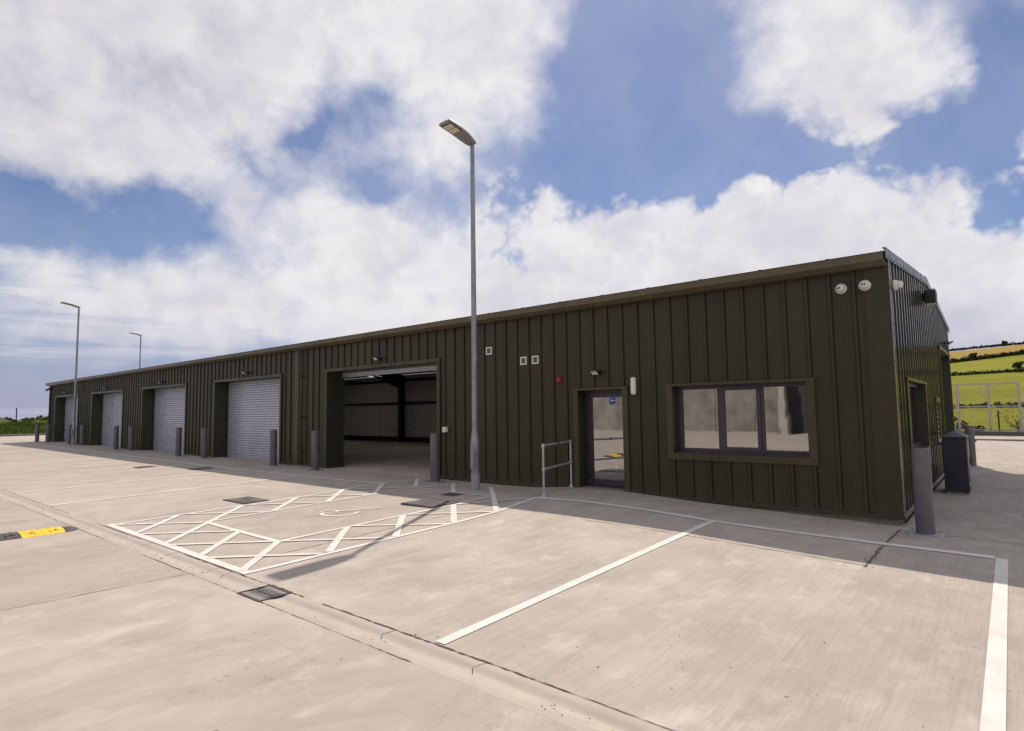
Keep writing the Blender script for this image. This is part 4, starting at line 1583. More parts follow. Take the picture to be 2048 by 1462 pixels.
gt = empty('drain_grating', (-3.8, -7.315, -1.69), 'cast iron drain grating with two rows of slots set in the dished channel', 'drain')
mb = MB()
gx0, gx1, gy0, gy1, gzz = -4.01, -3.59, -7.475, -7.145, -1.678
for a, b, c, d in ((gx0, gx1, gy0, gy0 + 0.022), (gx0, gx1, gy1 - 0.022, gy1), (gx0, gx0 + 0.02, gy0 + 0.022, gy1 - 0.022), (gx1 - 0.02, gx1, gy0 + 0.022, gy1 - 0.022),
                   (gx0 + 0.02, gx1 - 0.02, -7.320, -7.300)):
    mb.box(a, b, c, d, gzz - 0.05, gzz + 0.006)
mb.build('frame', M['iron2'] if 'iron2' in M else M['iron'], gt)
M['iron2'] = simple('worn_iron_bars', (0.32, 0.30, 0.31), 0.45, 0.5, var=0.2, scale=30, bump=0.3)
for k in range(7):
    x = gx0 + 0.02 + (k + 1) * (gx1 - gx0 - 0.04) / 8
    for a, b in ((gy0 + 0.0225, -7.3205), (-7.2995, gy1 - 0.0225)):
        mb = MB()
        mb.box(x - 0.008, x + 0.008, a, b, gzz - 0.02, gzz + 0.003)
        mb.build('bar', M['iron2'], gt)
gt.children[0].data.materials[0] = M['iron2']
mb = MB()
mb.box(gx0 - 0.004, gx1 + 0.004, gy0 - 0.001, gy1 + 0.001, -1.694, -1.6865)  # flat black plate standing in for the shade under the bars
mb.build('pit_dark', M['deep_black'], gt)
mb = MB()
for k in range(5):
    rr = random.Random(k)
    mb.bbox(gx0 + 0.02 + 0.08 * k, gx0 + 0.075 + 0.08 * k, gy1 + 0.001, gy1 + 0.012 + rr.random() * 0.012, gzz - 0.02, gzz + 0.004, 0.003)
mb.build('mortar', M['crack'], gt)

# loose grit: in the channel, along the joints and scattered thinly over the slabs
mb = MB()
rr = random.Random(77)
for i in range(1100):
    if i < 380:
        x, y = rr.uniform(-14, 1.5), rr.gauss(-7.35, 0.035)
        if math.sin(x * 1.9) + math.sin(x * 0.83 + 1) < -0.3:
            continue
    elif i < 620:
        x, y = rr.gauss(0.41, 0.03), rr.uniform(-3.0, -0.3)
    else:
        x, y = rr.uniform(-10, 2.2), rr.uniform(-9.5, -2.2)
        if math.sin(x * 1.1 + 2) + math.sin(y * 1.7) < 0.2:
            continue
    s_ = rr.uniform(0.0015, 0.0045) * (1.6 if rr.random() < 0.08 else 1)
    z = gz(x, y) + s_ * 0.4
    Mx = Matrix.Translation((x, y, z)) @ Matrix.Rotation(rr.random() * 6, 4, 'Z')
    mb.mat = 0 if rr.random() < 0.6 else 1
    mb.bbox(-s_, s_ * rr.uniform(0.8, 2.4), -s_ * 0.8, s_ * 0.7, -s_ * 0.5, s_ * 0.6, s_ * 0.3, Mx)
o = mb.build('grit', [M['crack'], simple('pale_grit', (0.22, 0.17, 0.12), 0.9)], None, kind='stuff')
tag(o, 'loose grit lying in the channel and scattered over the concrete', 'grit')

# ---------------------------------------------------------------- speed bump
sbx = -9.22
def bump_prof(w=0.235, h=0.05):
    return [(-w, 0.0), (-w * 0.92, h * 0.25), (-w * 0.6, h * 0.8), (-w * 0.3, h), (w * 0.3, h), (w * 0.6, h * 0.8), (w * 0.92, h * 0.25), (w, 0.0)]


sb = empty('speed_bump', (sbx, -10.2, -1.68), 'black and yellow rubber speed bump ending at the drainage channel', 'speed bump')
y = -7.66
for k in range(11):
    L = 0.50
    z = gz(sbx, y - L / 2) + 0.002
    mb = MB()
    pr_ = [(sbx + a, z + b) for a, b in bump_prof()]
    pr_ = [(sbx - 0.235, z - 0.01)] + pr_ + [(sbx + 0.235, z - 0.01)]
    mb.prism(pr_, y - L + 0.004, y, 'y')
    # raised grip studs and bolt recess
    for i in range(4):
        for j in range(5):
            yy_ = y - 0.07 - j * 0.09
            xx = sbx - 0.125 + i * 0.083 + (0.02 if j % 2 else 0)
            hh = 0.05 if abs(xx - sbx) < 0.07 else 0.041
            mb.bbox(xx - 0.026, xx + 0.026, yy_ - 0.014, yy_ + 0.014, z + hh - 0.006, z + hh + 0.004, 0.003)
    o = mb.build('yellow_section' if k % 2 == 0 else 'black_section', M['yellow'] if k % 2 == 0 else M['rubber'], sb)
    mb = MB()
    for xx, yy_ in ((sbx + 0.13, y - 0.1), (sbx + 0.13, y - 0.38), (sbx - 0.12, y - 0.25)):
        mb.lathe([(0.022, 0.0), (0.022, 0.008), (0.012, 0.009)], (xx, yy_, z + 0.037), 'z', 10, False)
    mb.build('fixing', M['deep_black'], o)
    y -= L
mb = MB()
pts = []
for i in range(7):
    t_ = i / 6
    yy_ = -7.66 + 0.20 * math.sin(t_ * math.pi / 2)
    s_ = math.cos(t_ * math.pi / 2)
    z = gz(sbx, -7.6) + 0.002
    pts.append([(sbx + a * max(0.02, s_), yy_ + 0.0045, z - 0.006 + b * max(0.05, s_ ** 0.7)) for a, b in bump_prof()])
vs = [v for r_ in pts for v in r_]
fs = [(i * 8 + k, i * 8 + k + 1, (i + 1) * 8 + k + 1, (i + 1) * 8 + k) for i in range(6) for k in range(7)]
mb.add(vs, fs, True)
mb.build('end_cap', M['rubber'], sb)


# ---------------------------------------------------------------- things fixed to the walls
def floodlight(loc, rz, label, group='small black floodlights over the doors'):
    t = empty('floodlight', (0, 0, 0), label, 'floodlight', group)
    mb = MB()
    mb.box(-0.045, 0.045, -0.02, 0.0, -0.05, 0.05)
    mb.tube([(0, -0.01, 0.0), (0.0, -0.10, 0.01)], 0.014, 8)
    mb.tube([(0.0, -0.02, 0.01), (0.06, -0.05, 0.035), (0.10, -0.06, 0.045)], 0.010, 8)
    mb.build('bracket', M['black'], t)
    mb = MB()
    Mx = Matrix.Translation((-0.02, -0.14, -0.005)) @ Matrix.Rotation(R(-38), 4, 'X')
    mb.bbox(-0.085, 0.085, -0.065, 0.065, 0.0, 0.032, 0.008, Mx)
    h_ = mb.build('head', M['black'], t)
    mb = MB()
    mb.box(-0.066, 0.066, -0.048, 0.048, -0.003, -0.0005, Mx)
    mb.build('lens', M['led'], h_)
    mb = MB()
    mb.lathe([(0.022, 0.0), (0.026, -0.015), (0.022, -0.035), (0.0, -0.042)], (0.12, -0.065, 0.065), 'z', 10)
    mb.build('sensor', M['black'], t)
    t.location = loc
    t.rotation_euler = (0, 0, rz)
    return t


floodlight((-11.62, -0.03, 1.49), 0, 'small floodlight above the open dark bay')
f0 = None
for x, lab in ((-19.3, 'small floodlight above the nearest closed roller door'), (-27.3, 'small floodlight above the second closed roller door'),
               (-34.9, 'small floodlight above the third closed roller door'), (-42.6, 'small floodlight above the farthest closed roller door')):
    if f0 is None:
        f0 = floodlight((x, -0.03, 1.50), 0, lab)
    else:
        o = copy_tree(f0)
        o.location = (x, -0.03, 1.50)
        o['label'] = lab
floodlight((-4.56, -0.03, 0.73), 0, 'small black floodlight above the glazed entrance door')
floodlight((XR + 0.03, 9.9, 1.68), R(90), 'black floodlight above the gable door opening')


def dome_camera(loc, rz, label, eye):
    t = empty('security_camera', (0, 0, 0), label, 'security camera', 'white dome cameras near the corner')
    mb = MB()
    mb.lathe([(0.082, 0.0), (0.082, 0.025), (0.074, 0.035), (0.070, 0.050), (0.058, 0.060)], axis='y', seg=28)
    mb.build('base', M['white'], t)
    mb = MB()
    mb.lathe([(0.060, 0.040), (0.062, 0.065), (0.052, 0.100), (0.034, 0.122), (0.0, 0.130)], axis='y', seg=28)
    d = mb.build('ball', M['white'], t)
    e = Vector(eye).normalized()
    ct = Vector((0, -0.075, 0))
    mb = MB()
    q = e.to_track_quat('-Y', 'Z').to_matrix().to_4x4()
    for s_ in (-0.017, 0.017):
        mb.lathe([(0.0125, 0.040), (0.0125, 0.062), (0.0, 0.063)], tuple(ct), 'y', 12, False, q @ Matrix.Translation((s_, 0, 0)))
    mb.build('eye', M['deep_black'], d)
    t.location = loc
    t.rotation_euler = (0, 0, rz)
    return t


dome_camera((-0.20, -0.012, 1.80), 0, 'white dome camera high on the front wall, second from the corner', (-0.25, -1, -0.05))
dome_camera((0.125, -0.045, 1.80), 0, 'white dome camera high on the front wall, nearest the corner', (0.0, -1, 0.05))
dome_camera((XR + 0.035, 0.42, 1.83), R(90), 'white dome camera on the gable side of the corner, seen in profile', (0.3, -1, -0.3))

bc = empty('security_camera', (XL - 0.04, 0.05, 1.86), 'dark bullet camera on the far left corner of the building', 'security camera')
mb = MB()
mb.tube([(XL - 0.04, 0.04, 1.88), (XL - 0.25, 0.0, 1.86)], 0.03, 8)
mb.build('bracket', M['black'], bc)
mb = MB()
mb.tube([(XL - 0.2, 0.0, 1.90), (XL - 0.55, -0.10, 1.80)], 0.07, 12)
mb.build('body', M['black'], bc)

pj = empty('wall_floodlight', (XR + 0.03, 5.0, 2.25), 'large black box floodlight under the verge of the gable', 'floodlight')
mb = MB()
mb.bbox(XR + 0.07, XR + 0.26, 4.62, 5.0, 2.10, 2.38, 0.015)
mb.build('body', M['black'], pj)
mb = MB()
for k in range(6):
    mb.box(XR + 0.09 + k * 0.03, XR + 0.096 + k * 0.03, 4.63, 4.99, 2.381, 2.40)
mb.build('cooling_fins', M['black'], pj)
mb = MB()
mb.box(XR + 0.03, XR + 0.069, 4.75, 4.9, 2.18, 2.34)
mb.build('bracket', M['black'], pj)
mb = MB()
mb.box(XR + 0.09, XR + 0.24, 4.66, 4.96, 2.093, 2.0985)
mb.build('lens', M['led'], pj)

el = empty('bulkhead_light', (-3.79, -0.03, 0.44), 'white rounded emergency light on the wall right of the entrance door', 'light')
mb = MB()
rr_ = []
for k in range(24):
    a = 2 * math.pi * k / 24
    c, s_ = math.cos(a), math.sin(a)
    rr_.append((-3.79 + 0.047 * (abs(c) ** 0.45) * (1 if c > 0 else -1), 0.44 + 0.165 * (abs(s_) ** 0.25) * (1 if s_ > 0 else -1)))
mb.prism(rr_, -0.075, -0.031, 'y')
mb.prism([(-3.79 + (x + 3.79) * 0.82, 0.44 + (z - 0.44) * 0.93) for x, z in rr_], -0.092, -0.0755, 'y')
mb.build('body', M['white'], el)
mb = MB()
mb.lathe([(0.009, 0.0), (0.009, 0.004)], (-3.80, -0.093, 0.30), 'y', 8, False)
mb.build('indicator', simple('green_indicator', (0.02, 0.45, 0.10), 0.3), el)

sr = empty('alarm_sounder', (-5.53, -0.03, 0.63), 'round red fire alarm sounder on the wall left of the entrance', 'alarm')
mb = MB()
mb.lathe([(0.048, 0.0), (0.048, 0.028), (0.040, 0.030)], (-5.53, -0.0, 0.63), 'y', 20)
mb.build('base', M['red'], sr)
mb = MB()
mb.lathe([(0.050, 0.031), (0.050, 0.07), (0.036, 0.088), (0.02, 0.088), (0.0, 0.075)], (-5.53, -0.0, 0.63), 'y', 20)
mb.build('horn', M['red'], sr)

def vent(x, z, label):
    t = empty('wall_vent', (x, -0.004, z), label, 'vent', 'small white square vents on the front wall')
    s_ = 0.088
    mb = MB()
    for a, b, c, d in ((-s_, s_, s_ - 0.026, s_), (-s_, s_, -s_, -s_ + 0.026), (-s_, -s_ + 0.026, -s_ + 0.026, s_ - 0.026), (s_ - 0.026, s_, -s_ + 0.026, s_ - 0.026)):
        mb.box(x + a, x + b, -0.034, -0.004, z + c, z + d)
    mb.build('frame', M['white'], t)
    mb = MB()
    for k in range(8):
        zz = z - 0.055 + k * 0.0155
        mb.prism([(-0.008, zz + 0.010), (-0.028, zz), (-0.028, zz + 0.003), (-0.008, zz + 0.013)], x - 0.061, x + 0.061, 'x')
    mb.build('louvre', M['lum'], t)
    mb = MB()
    mb.box(x - 0.061, x + 0.061, -0.0075, -0.005, z - 0.061, z + 0.061)
    mb.build('backing', M['lum'], t)


vent(-7.53, 1.40, 'white square vent highest on the front wall, just right of the lamp post')
vent(-6.50, 1.10, 'white square vent, left one of the side by side pair')
vent(-6.17, 1.10, 'white square vent, right one of the side by side pair')

iso = empty('switch_box', (-8.95, -0.03, -0.44), 'small pale grey key switch box beside the open bay', 'switch box')
mb = MB()
mb.bbox(-9.02, -8.90, -0.13, -0.031, -0.50, -0.375, 0.006)
mb.build('housing', M['white'], iso)
mb = MB()
mb.lathe([(0.016, 0.0), (0.016, 0.006), (0.006, 0.008)], (-8.96, -0.13, -0.44), 'y', 12, False)
mb.build('key_switch', M['galv'], iso)
tp = empty('wall_tap', (XR + 0.03, 5.86, -0.88), 'small dark tap on the gable wall under the narrow window', 'tap')
mb = MB()
mb.tube([(XR + 0.02, 5.86, -0.86), (XR + 0.12, 5.86, -0.86), (XR + 0.14, 5.86, -0.93)], 0.018, 8)
mb.build('spout', M['black'], tp)
mb = MB()
mb.lathe([(0.035, 0.0), (0.035, 0.012)], (XR + 0.08, 5.86, -0.83), 'z', 8, False)
mb.build('handle', M['black'], tp)

# ---------------------------------------------------------------- navy service cabinet
cb = empty('service_cabinet', (0.82, 4.65, gz(0.8, 4.6)), 'navy metal service cabinet with a pyramid top beside the gable wall', 'cabinet')
cx0, cx1, cy0, cy1, ct_, cbz = 0.62, 1.0, 4.22, 4.98, -0.665, gz(0.8, 4.6)
mb = MB()
mb.bbox(cx0, cx1, cy0, cy1, cbz + 0.04, ct_, 0.008)
mb.build('body', M['navy'], cb)
mb = MB()
mb.box(cx0 + 0.01, cx1 - 0.01, cy0 + 0.01, cy1 - 0.01, cbz - 0.1, cbz + 0.039)
mb.build('foot', M['plinth'], cb)
mb = MB()
a0_, a1_, b0_, b1_ = cx0 - 0.012, cx1 + 0.012, cy0 - 0.012, cy1 + 0.012
mb.box(a0_, a1_, b0_, b1_, ct_ + 0.001, ct_ + 0.035)
my = (b0_ + b1_) / 2
vs = [(a0_, b0_, ct_ + 0.036), (a1_, b0_, ct_ + 0.036), (a1_, b1_, ct_ + 0.036), (a0_, b1_, ct_ + 0.036), ((a0_ + a1_) / 2, my, ct_ + 0.15)]
mb.add(vs, [(0, 1, 4), (1, 2, 4), (2, 3, 4), (3, 0, 4), (3, 2, 1, 0)])
mb.build('lid', M['navy'], cb)
for z in (ct_ - 0.15, cbz + 0.2):
    mb = MB()
    mb.lathe([(0.014, -0.04), (0.014, 0.04)], (cx1 + 0.010, cy0 + 0.03, z), 'z', 8)
    mb.build('hinge', M['galv'], cb)
mb = MB()
mb.box(cx1 + 0.001, cx1 + 0.006, cy0 + 0.06, cy1 - 0.04, cbz + 0.08, ct_ - 0.03)
dr = mb.build('door', M['navy'], cb)
mb = MB()
mb.box(cx1 + 0.007, cx1 + 0.03, cy1 - 0.12, cy1 - 0.09, -1.2, -1.06)
mb.build('handle', M['black'], dr)


# ---------------------------------------------------------------- mesh fence beyond the yard on the right
lw = empty('boundary_wall', (12, 30.1, -1.8), 'low dark concrete upstand wall under the mesh fence', 'wall')
mb = MB()
mb.bbox(-4, 34, 30.0, 30.35, -2.2, -1.45, 0.02)
mb.build('upstand', simple('dark_upstand', (0.10, 0.095, 0.09), 0.9, var=0.2), lw)
fn = empty('mesh_fence', (2, 31.0, -1.7), 'pale galvanised mesh fence with square posts and a mid rail', 'fence')
M['mesh'] = simple('fence_mesh_wire', (0.20, 0.17, 0.14), 0.6, 0.2)
M['fence'] = simple('pale_galvanised_paint', (0.40, 0.36, 0.38), 0.45, 0.2, var=0.08)
FX = [-3.15, -1.82, -0.49, 0.85, 2.12]
for x in FX:
    mb = MB()
    mb.box(x - 0.055, x + 0.055, 30.95, 31.05, -2.3, 1.13)
    mb.build('post', M['fence'], fn)
for (xa, xb) in zip(FX, FX[1:]):
    for z in (1.10, -0.13, -1.40):
        mb = MB()
        mb.box(xa + 0.0555, xb - 0.0555, 30.965, 31.035, z - 0.03, z + 0.03)
        mb.build('rail', M['fence'], fn)
    mb = MB()
    z = -1.35
    while z < 1.06:
        if abs(z + 0.13) > 0.04:
            mb.box(xa + 0.06, xb - 0.06, 30.995, 31.001, z - 0.005, z + 0.005)
        z += 0.10
    xx = xa + 0.10
    while xx < xb - 0.06:
        mb.box(xx - 0.003, xx + 0.003, 31.002, 31.006, -1.36, 1.07)
        xx += 0.10
    mb.build('mesh_panel', M['mesh'], fn)
fn2 = empty('mesh_fence', (8, 31.0, -1.7), 'lower continuation of the mesh fence at the right edge of the view', 'fence')
for z in (-0.33, -1.40):
    mb = MB()
    mb.box(2.2, 16, 30.97, 31.03, z - 0.03, z + 0.03)
    mb.build('rail', M['fence'], fn2)
mb = MB()
z = -1.35
while z < -0.36:
    mb.box(2.2, 16, 30.995, 31.001, z - 0.004, z + 0.004)
    z += 0.10
mb.build('mesh_panel', M['fence'], fn2)
for k in range(5):
    mb = MB()
    mb.box(4.2 + k * 2.4, 4.3 + k * 2.4, 30.96, 31.04, -2.3, -0.28)
    mb.build('post', M['fence'], fn2)
M['green_post'] = simple('dark_green_post', (0.02, 0.035, 0.02), 0.6)


def wire_fence(y0, pts, label, h=1.9, name='wire_fence'):
    t = empty(name, (pts[0][0], pts[0][1], pts[0][2]), label, 'fence')
    for x, y, z in pts:
        mb = MB()
        mb.box(x - 0.04, x + 0.04, y - 0.04, y + 0.04, z - 0.4, z + h)
        mb.build('post', M['green_post'], t)
    mb = MB()
    for a, b in zip(pts, pts[1:]):
        for k in range(13):
            q = 0.05 + k * (h - 0.1) / 12
            mb.tube([(a[0], a[1], a[2] + q), (b[0], b[1], b[2] + q)], 0.004, 3, False)
    mb.build('wires', M['green_post'], t)


wire_fence(36, [(x, 36 + 0.3 * k, -2.3) for k, x in enumerate((-4.6, -2.1, 1.15, 4.2, 7.2, 10.2))], 'dark wire fence with thin posts behind the pale mesh fence')
wire_fence(0, [(-67, y, -0.85) for y in (-9.5, -4.0, 1.9, 8.2, 14)], 'dark wire fence with one slim post on the green bank by the sea', 1.75)


# ---------------------------------------------------------------- vegetation
def leaf_mat(name, c1, c2, c3):
    mt, g, b = new_mat(name)
    ge = g.n('ShaderNodeNewGeometry')
    pos = ge.outputs['Position']
    n = g.noise(pos, 0.9, 4, 0.6)
    n2 = g.noise(pos, 5.0, 3, 0.7)
    c = g.mix(g.mapr(n, 0.35, 0.65, 0, 1), c1, c2)
    c = g.mix(g.mapr(n2, 0.5, 0.7, 0, 0.8), c, c3)
    g.link(c, b.inputs['Base Color'])
    b.inputs['Roughness'].default_value = 0.7
    b.inputs['Specular IOR Level'].default_value = 0.2
    return mt


M['leaf'] = leaf_mat('hedge_leaves', (0.020, 0.034, 0.010), (0.040, 0.060, 0.014), (0.065, 0.085, 0.02))
M['leafb'] = leaf_mat('scrub_leaves', (0.040, 0.070, 0.014), (0.085, 0.115, 0.018), (0.025, 0.045, 0.016))
M['bark'] = simple('bark', (0.06, 0.045, 0.03), 0.9)
M['stone'] = simple('rubble', (0.20, 0.145, 0.12), 0.95, var=0.45, scale=3.0, bump=0.5)


def leaf_clump(mb, c, r, n, size, rr, flat=0.75):
    for _ in range(n):
        d = Vector((rr.gauss(0, 1), rr.gauss(0, 1), rr.gauss(0, 1))).normalized()
        q = r * (0.55 + 0.5 * rr.random())
        p = Vector((c[0] + d.x * q, c[1] + d.y * q, c[2] + d.z * q * flat))
        a = Vector((rr.uniform(-1, 1), rr.uniform(-1, 1), rr.uniform(-1, 1))).normalized()
        b = a.cross(Vector((rr.uniform(-1, 1), rr.uniform(-1, 1), rr.uniform(-1, 1)))).normalized()
        s_ = size * rr.uniform(0.6, 1.3)
        mb.add([p - a * s_ - b * s_ * 0.6, p + a * s_ - b * s_ * 0.5, p + a * s_ * 0.8 + b * s_ * 0.6, p - a * s_ + b * s_ * 0.5], [(0, 1, 2, 3)])


def hedge(path, h, w, n_per, size, label, seed, mat='leaf', name='hedgerow'):
    rr = random.Random(seed)
    mb = MB()
    for a, b in zip(path, path[1:]):
        L = math.dist(a, b)
        k = max(1, int(L / (w * 0.38)))
        for i in range(k):
            t_ = (i + rr.random()) / k
            x, y = a[0] + (b[0] - a[0]) * t_, a[1] + (b[1] - a[1]) * t_
            hh = h * rr.uniform(0.65, 1.25) * (1.35 if rr.random() < 0.1 else 1)
            z = land(x, y)
            leaf_clump(mb, (x + rr.uniform(-.3, .3) * w, y + rr.uniform(-.3, .3) * w, z + hh * 0.5), hh * 0.62, n_per, size, rr, 0.9)
    o = mb.build(name, M[mat], None, fixn=False)
    return tag(o, label, 'hedge')


def tree(x, y, h, label, seed, n=260, size=0.28, mat='leaf', z=None, name='tree', group=None):
    rr = random.Random(seed)
    z = land(x, y) if z is None else z
    t = empty(name, (x, y, z), label, 'tree', group)
    mb = MB()
    mb.tube([(x, y, z - 0.3), (x + 0.1, y, z + h * 0.4), (x, y + 0.1, z + h * 0.7)], [h * 0.035, h * 0.025, h * 0.012], 7)
    for k in range(6):
        a = k * 1.05 + rr.random()
        mb.tube([(x + 0.05, y, z + h * (0.32 + 0.05 * k)), (x + math.cos(a) * h * 0.25, y + math.sin(a) * h * 0.25, z + h * (0.55 + 0.05 * k))], [h * 0.014, h * 0.006], 5)
    mb.build('trunk', M['bark'], t)
    mb = MB()
    for k in range(11):
        a = rr.random() * 6.3
        q = h * 0.30 * math.sqrt(rr.random())
        leaf_clump(mb, (x + math.cos(a) * q, y + math.sin(a) * q, z + h * (0.48 + 0.42 * rr.random())), h * 0.19, n // 11, size, rr)
    mb.build('crown', M[mat], t, fixn=False)
    return t


# hedges across the hillside (positions on the terrain, nearest first)
hedge([(-60, 141), (-16, 140), (40, 141), (90, 146)], 0.85, 1.3, 60, 0.14, 'dark low hedge along the foot of the hill, seen through the mesh fence', 3)
hedge([(-80, 282), (-20, 281), (8, 281), (60, 283)], 1.2, 1.5, 70, 0.20, 'dark hedge crossing the middle of the green hillside', 4)
hedge([(-60, 376), (-30, 403), (0, 430), (40, 466), (80, 502)], 2.3, 2.3, 70, 0.36, 'thick dark hedge climbing between the green field and the golden field', 5)
hedge([(-70, 612), (-20, 618), (30, 622), (90, 626)], 1.5, 1.6, 40, 0.45, 'thin dark hedge along the skyline above the golden field', 6)
tree(5.2, 278, 4.0, 'small round tree standing on the middle hedge of the hillside', 11, 400, 0.30)
tree(9.6, 279, 4.2, 'small tree on the middle hedge at the right edge of the view', 12, 400, 0.30)
tree(2.5, 600, 4.5, 'tiny tree on the skyline of the hill', 13, 240, 0.6)
tree(16, 600, 5.0, 'dark tree on the skyline at the right edge of the view', 14, 240, 0.6)
tree(-12, 418, 4.5, 'round bush standing proud of the climbing hedge', 15, 260, 0.6)


def shrub(x, y, z, r, h, label, seed, mat='leafb', n=420, size=0.12, group=None, name='shrub'):
    rr = random.Random(seed)
    t = empty(name, (x, y, z), label, 'shrub', group)
    mb = MB()
    for k in range(5):
        a = k * 1.3
        mb.tube([(x, y, z - 0.1), (x + math.cos(a) * r * 0.5, y + math.sin(a) * r * 0.5, z + h * 0.6)], [0.02, 0.01], 4)
    mb.build('stems', M['bark'], t)
    mb = MB()
    for k in range(9):
        a = rr.random() * 6.3
        q = r * 0.7 * math.sqrt(rr.random())
        leaf_clump(mb, (x + math.cos(a) * q, y + math.sin(a) * q, z + h * rr.uniform(0.2, 0.8)), min(r, h) * 0.42, n // 9, size, rr)
    mb.build('foliage', M[mat], t, fixn=False)
    return t


SG = 'scrub bushes on the bank at the far left'
LB = ['low scrub bush on the left bank, at the rubble heap', 'round yellow-green scrub bush on the left bank, its top against the sea', 'broad scrub bush in the middle of the left bank',
      'scrub bush on the left bank, close behind the wire fence post', 'dark scrub bush on the left bank, near the building corner', 'scrub bush on the left bank, touching the building outline',
      'tall scrub bush hidden partly by the building corner', 'scrub bush low on the left bank behind the leftmost bollard']
for i, (y, x, r, h) in enumerate(((3.6, -82, 1.6, 0.95), (5.35, -79, 1.0, 1.28), (4.7, -76, 1.6, 0.95), (3.4, -74, 1.5, 0.8), (6.9, -78, 1.5, 1.08), (7.6, -74, 1.5, 1.0), (9.5, -78, 1.8, 1.3), (5.9, -72, 1.2, 0.8))):
    shrub(x, y, -0.95, r, h, LB[i], 30 + i, 'leafb', 1100, 0.10, SG)
shrub(-0.95, 35.5, -2.3, 0.75, 1.75, 'dark bush behind the left end of the mesh fence', 50, 'leaf', 700, 0.07)
shrub(0.1, 35.8, -2.3, 0.55, 1.1, 'small dark bush behind the mesh fence, next to the far bollard', 51, 'leaf', 420, 0.06)
tree(1.92, 34.2, 1.75, 'thin yellowish sapling behind the mesh fence', 52, 90, 0.05, 'sap', -2.3, 'sapling') if 'sap' in M else None
M['sap'] = leaf_mat('sapling_leaves', (0.20, 0.19, 0.03), (0.26, 0.22, 0.05), (0.14, 0.15, 0.03))
tree(1.92, 34.2, 2.0, 'thin yellowish sapling behind the mesh fence', 52, 110, 0.05, 'sap', -2.3, 'sapling')

# rough grass on the left bank and beside the fence
def grass(name, x0, x1, y0, y1, n, h, zf, label, seed, mat='leafb'):
    rr = random.Random(seed)
    mb = MB()
    for _ in range(n):
        x, y = rr.uniform(x0, x1), rr.uniform(y0, y1)
        z = zf(x, y)
        a = rr.random() * 6.3
        w = 0.03
        hh = h * rr.uniform(0.5, 1.3)
        lx, ly = rr.uniform(-.15, .15), rr.uniform(-.15, .15)
        mb.add([(x - w * math.cos(a), y - w * math.sin(a), z - 0.05), (x + w * math.cos(a), y + w * math.sin(a), z - 0.05), (x + lx, y + ly, z + hh)], [(0, 1, 2)])
    o = mb.build(name, M[mat], None, kind='stuff', fixn=False)
    tag(o, label, 'grass')


M['grassg'] = leaf_mat('bank_grass', (0.060, 0.105, 0.012), (0.100, 0.140, 0.016), (0.070, 0.075, 0.025))
grass('grass', -70, -62.2, -14, 16, 16000, 0.34, land, 'rough green grass growing on the bank behind the left kerb', 1, 'grassg')

# rubble heap: stones piled into a mound
rb = MB()
rr = random.Random(9)
for _ in range(900):
    t_ = rr.random() ** 0.6
    a = rr.random() * 6.3
    R0 = 3.4 * t_
    x, y = -80 + R0 * math.cos(a), 1.1 + R0 * math.sin(a) * 0.95
    z = -1.1 + 1.95 * (1 - t_) ** 0.9 + rr.uniform(-0.1, 0.12)
    s_ = rr.uniform(0.06, 0.20)
    Mx = Matrix.Translation((x, y, z)) @ Matrix.Rotation(rr.random() * 6, 4, Vector((rr.random(), rr.random(), rr.random() + 0.1)).normalized())
    rb.bbox(-s_, s_, -s_ * rr.uniform(0.5, 1), s_ * 0.8, -s_ * 0.6, s_ * 0.6, s_ * 0.25, Mx)
rb.lathe([(3.6, -1.3), (2.2, -0.45), (1.1, 0.25), (0.0, 0.72)], (-80, 1.1, 0), 'z', 16)
o = rb.build('rubble', M['stone'], None, kind='stuff')
tag(o, 'heap of brown rubble and broken stone at the far left', 'rubble')

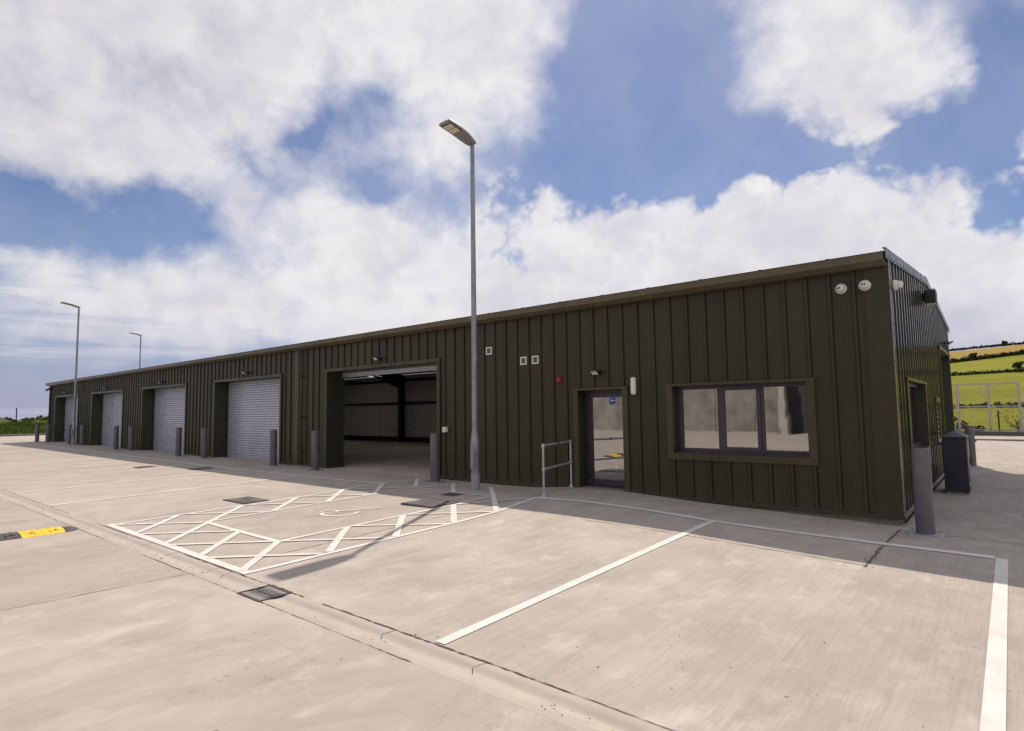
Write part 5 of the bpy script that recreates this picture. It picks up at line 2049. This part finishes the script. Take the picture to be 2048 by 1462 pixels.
# ---------------------------------------------------------------- behind the viewpoint: what the glass mirrors
rw = empty('retaining_wall', (-24, -33, -1.7), 'tall pale concrete panel wall across the yard, mirrored in the window', 'wall')
cm = simple('wall_concrete', (0.255, 0.243, 0.228), 0.85, var=0.35, scale=0.8, bump=0.2)
def wallpt(x):
    return -29.3 + (x + 9) * 0.16
x = -9.2
k = 0
while x > -52:
    x2 = x - 2.4
    mb = MB()
    ya, yb = wallpt(x), wallpt(x2)
    o_ = 0.02 * (k % 3)
    vs = [(x, ya + o_, -1.9), (x2 + 0.03, yb + o_, -1.9), (x2 + 0.03, yb + o_, 3.2), (x, ya + o_, 3.2),
          (x, ya - 0.25, -1.9), (x2 + 0.03, yb - 0.25, -1.9), (x2 + 0.03, yb - 0.25, 3.2), (x, ya - 0.25, 3.2)]
    mb.add(vs, [(0, 1, 2, 3), (7, 6, 5, 4), (0, 4, 5, 1), (1, 5, 6, 2), (2, 6, 7, 3), (3, 7, 4, 0)])
    mb.build('panel', cm, rw)
    x = x2
    k += 1
pl = empty('concrete_pier', (-8.9, -28.6, -1.7), 'pale concrete pier ending the panel wall beside the dark shed', 'pier')
mb = MB()
mb.bbox(-9.15, -8.75, -29.2, -28.7, -1.8, 3.4, 0.03)
mb.build('shaft', simple('pier_concrete', (0.45, 0.42, 0.38), 0.85, var=0.15), pl)
mb = MB()
mb.bbox(-9.25, -8.65, -29.3, -28.6, 3.401, 3.55, 0.03)
mb.build('cap', cm, pl)
ds = empty('storage_shed', (-4, -30, -1.7), 'dark metal storage shed beyond the concrete pier, mirrored in the window', 'building')
mb = MB()
mb.box(-9.17, 3.0, -36, -29.8, -1.8, 2.6)
mb.build('wall', simple('shed_wall', (0.05, 0.05, 0.055), 0.7, var=0.2), ds)
mb = MB()
mb.prism([(-36.2, 2.601), (-29.75, 2.601), (-29.75, 2.7), (-32.8, 3.5), (-36.2, 2.7)], -9.19, 3.2)
mb.build('roof', simple('shed_roof', (0.08, 0.08, 0.085), 0.6), ds)
mb = MB()
mb.box(-7.0, -4.0, -29.798, -29.76, -1.75, 1.4)
mb.build('door', simple('shed_door', (0.03, 0.05, 0.03), 0.6), ds)
sg = empty('direction_sign', (-22.7, -31.2, 0.9), 'small blue sign with a white arrow on the concrete panel wall', 'sign')
sy = wallpt(-22.7) + 0.06
mb = MB()
mb.box(-23.05, -22.35, sy, sy + 0.02, 0.45, 0.95)
mb.build('plate', simple('sign_blue', (0.01, 0.06, 0.35), 0.4), sg)
mb = MB()
mb.box(-22.85, -22.45, sy + 0.021, sy + 0.024, 0.68, 0.72)
mb.prism([(-22.95, 0.70), (-22.80, 0.82), (-22.80, 0.58)], sy + 0.021, sy + 0.024, 'y')
mb.build('arrow', M['white'], sg)
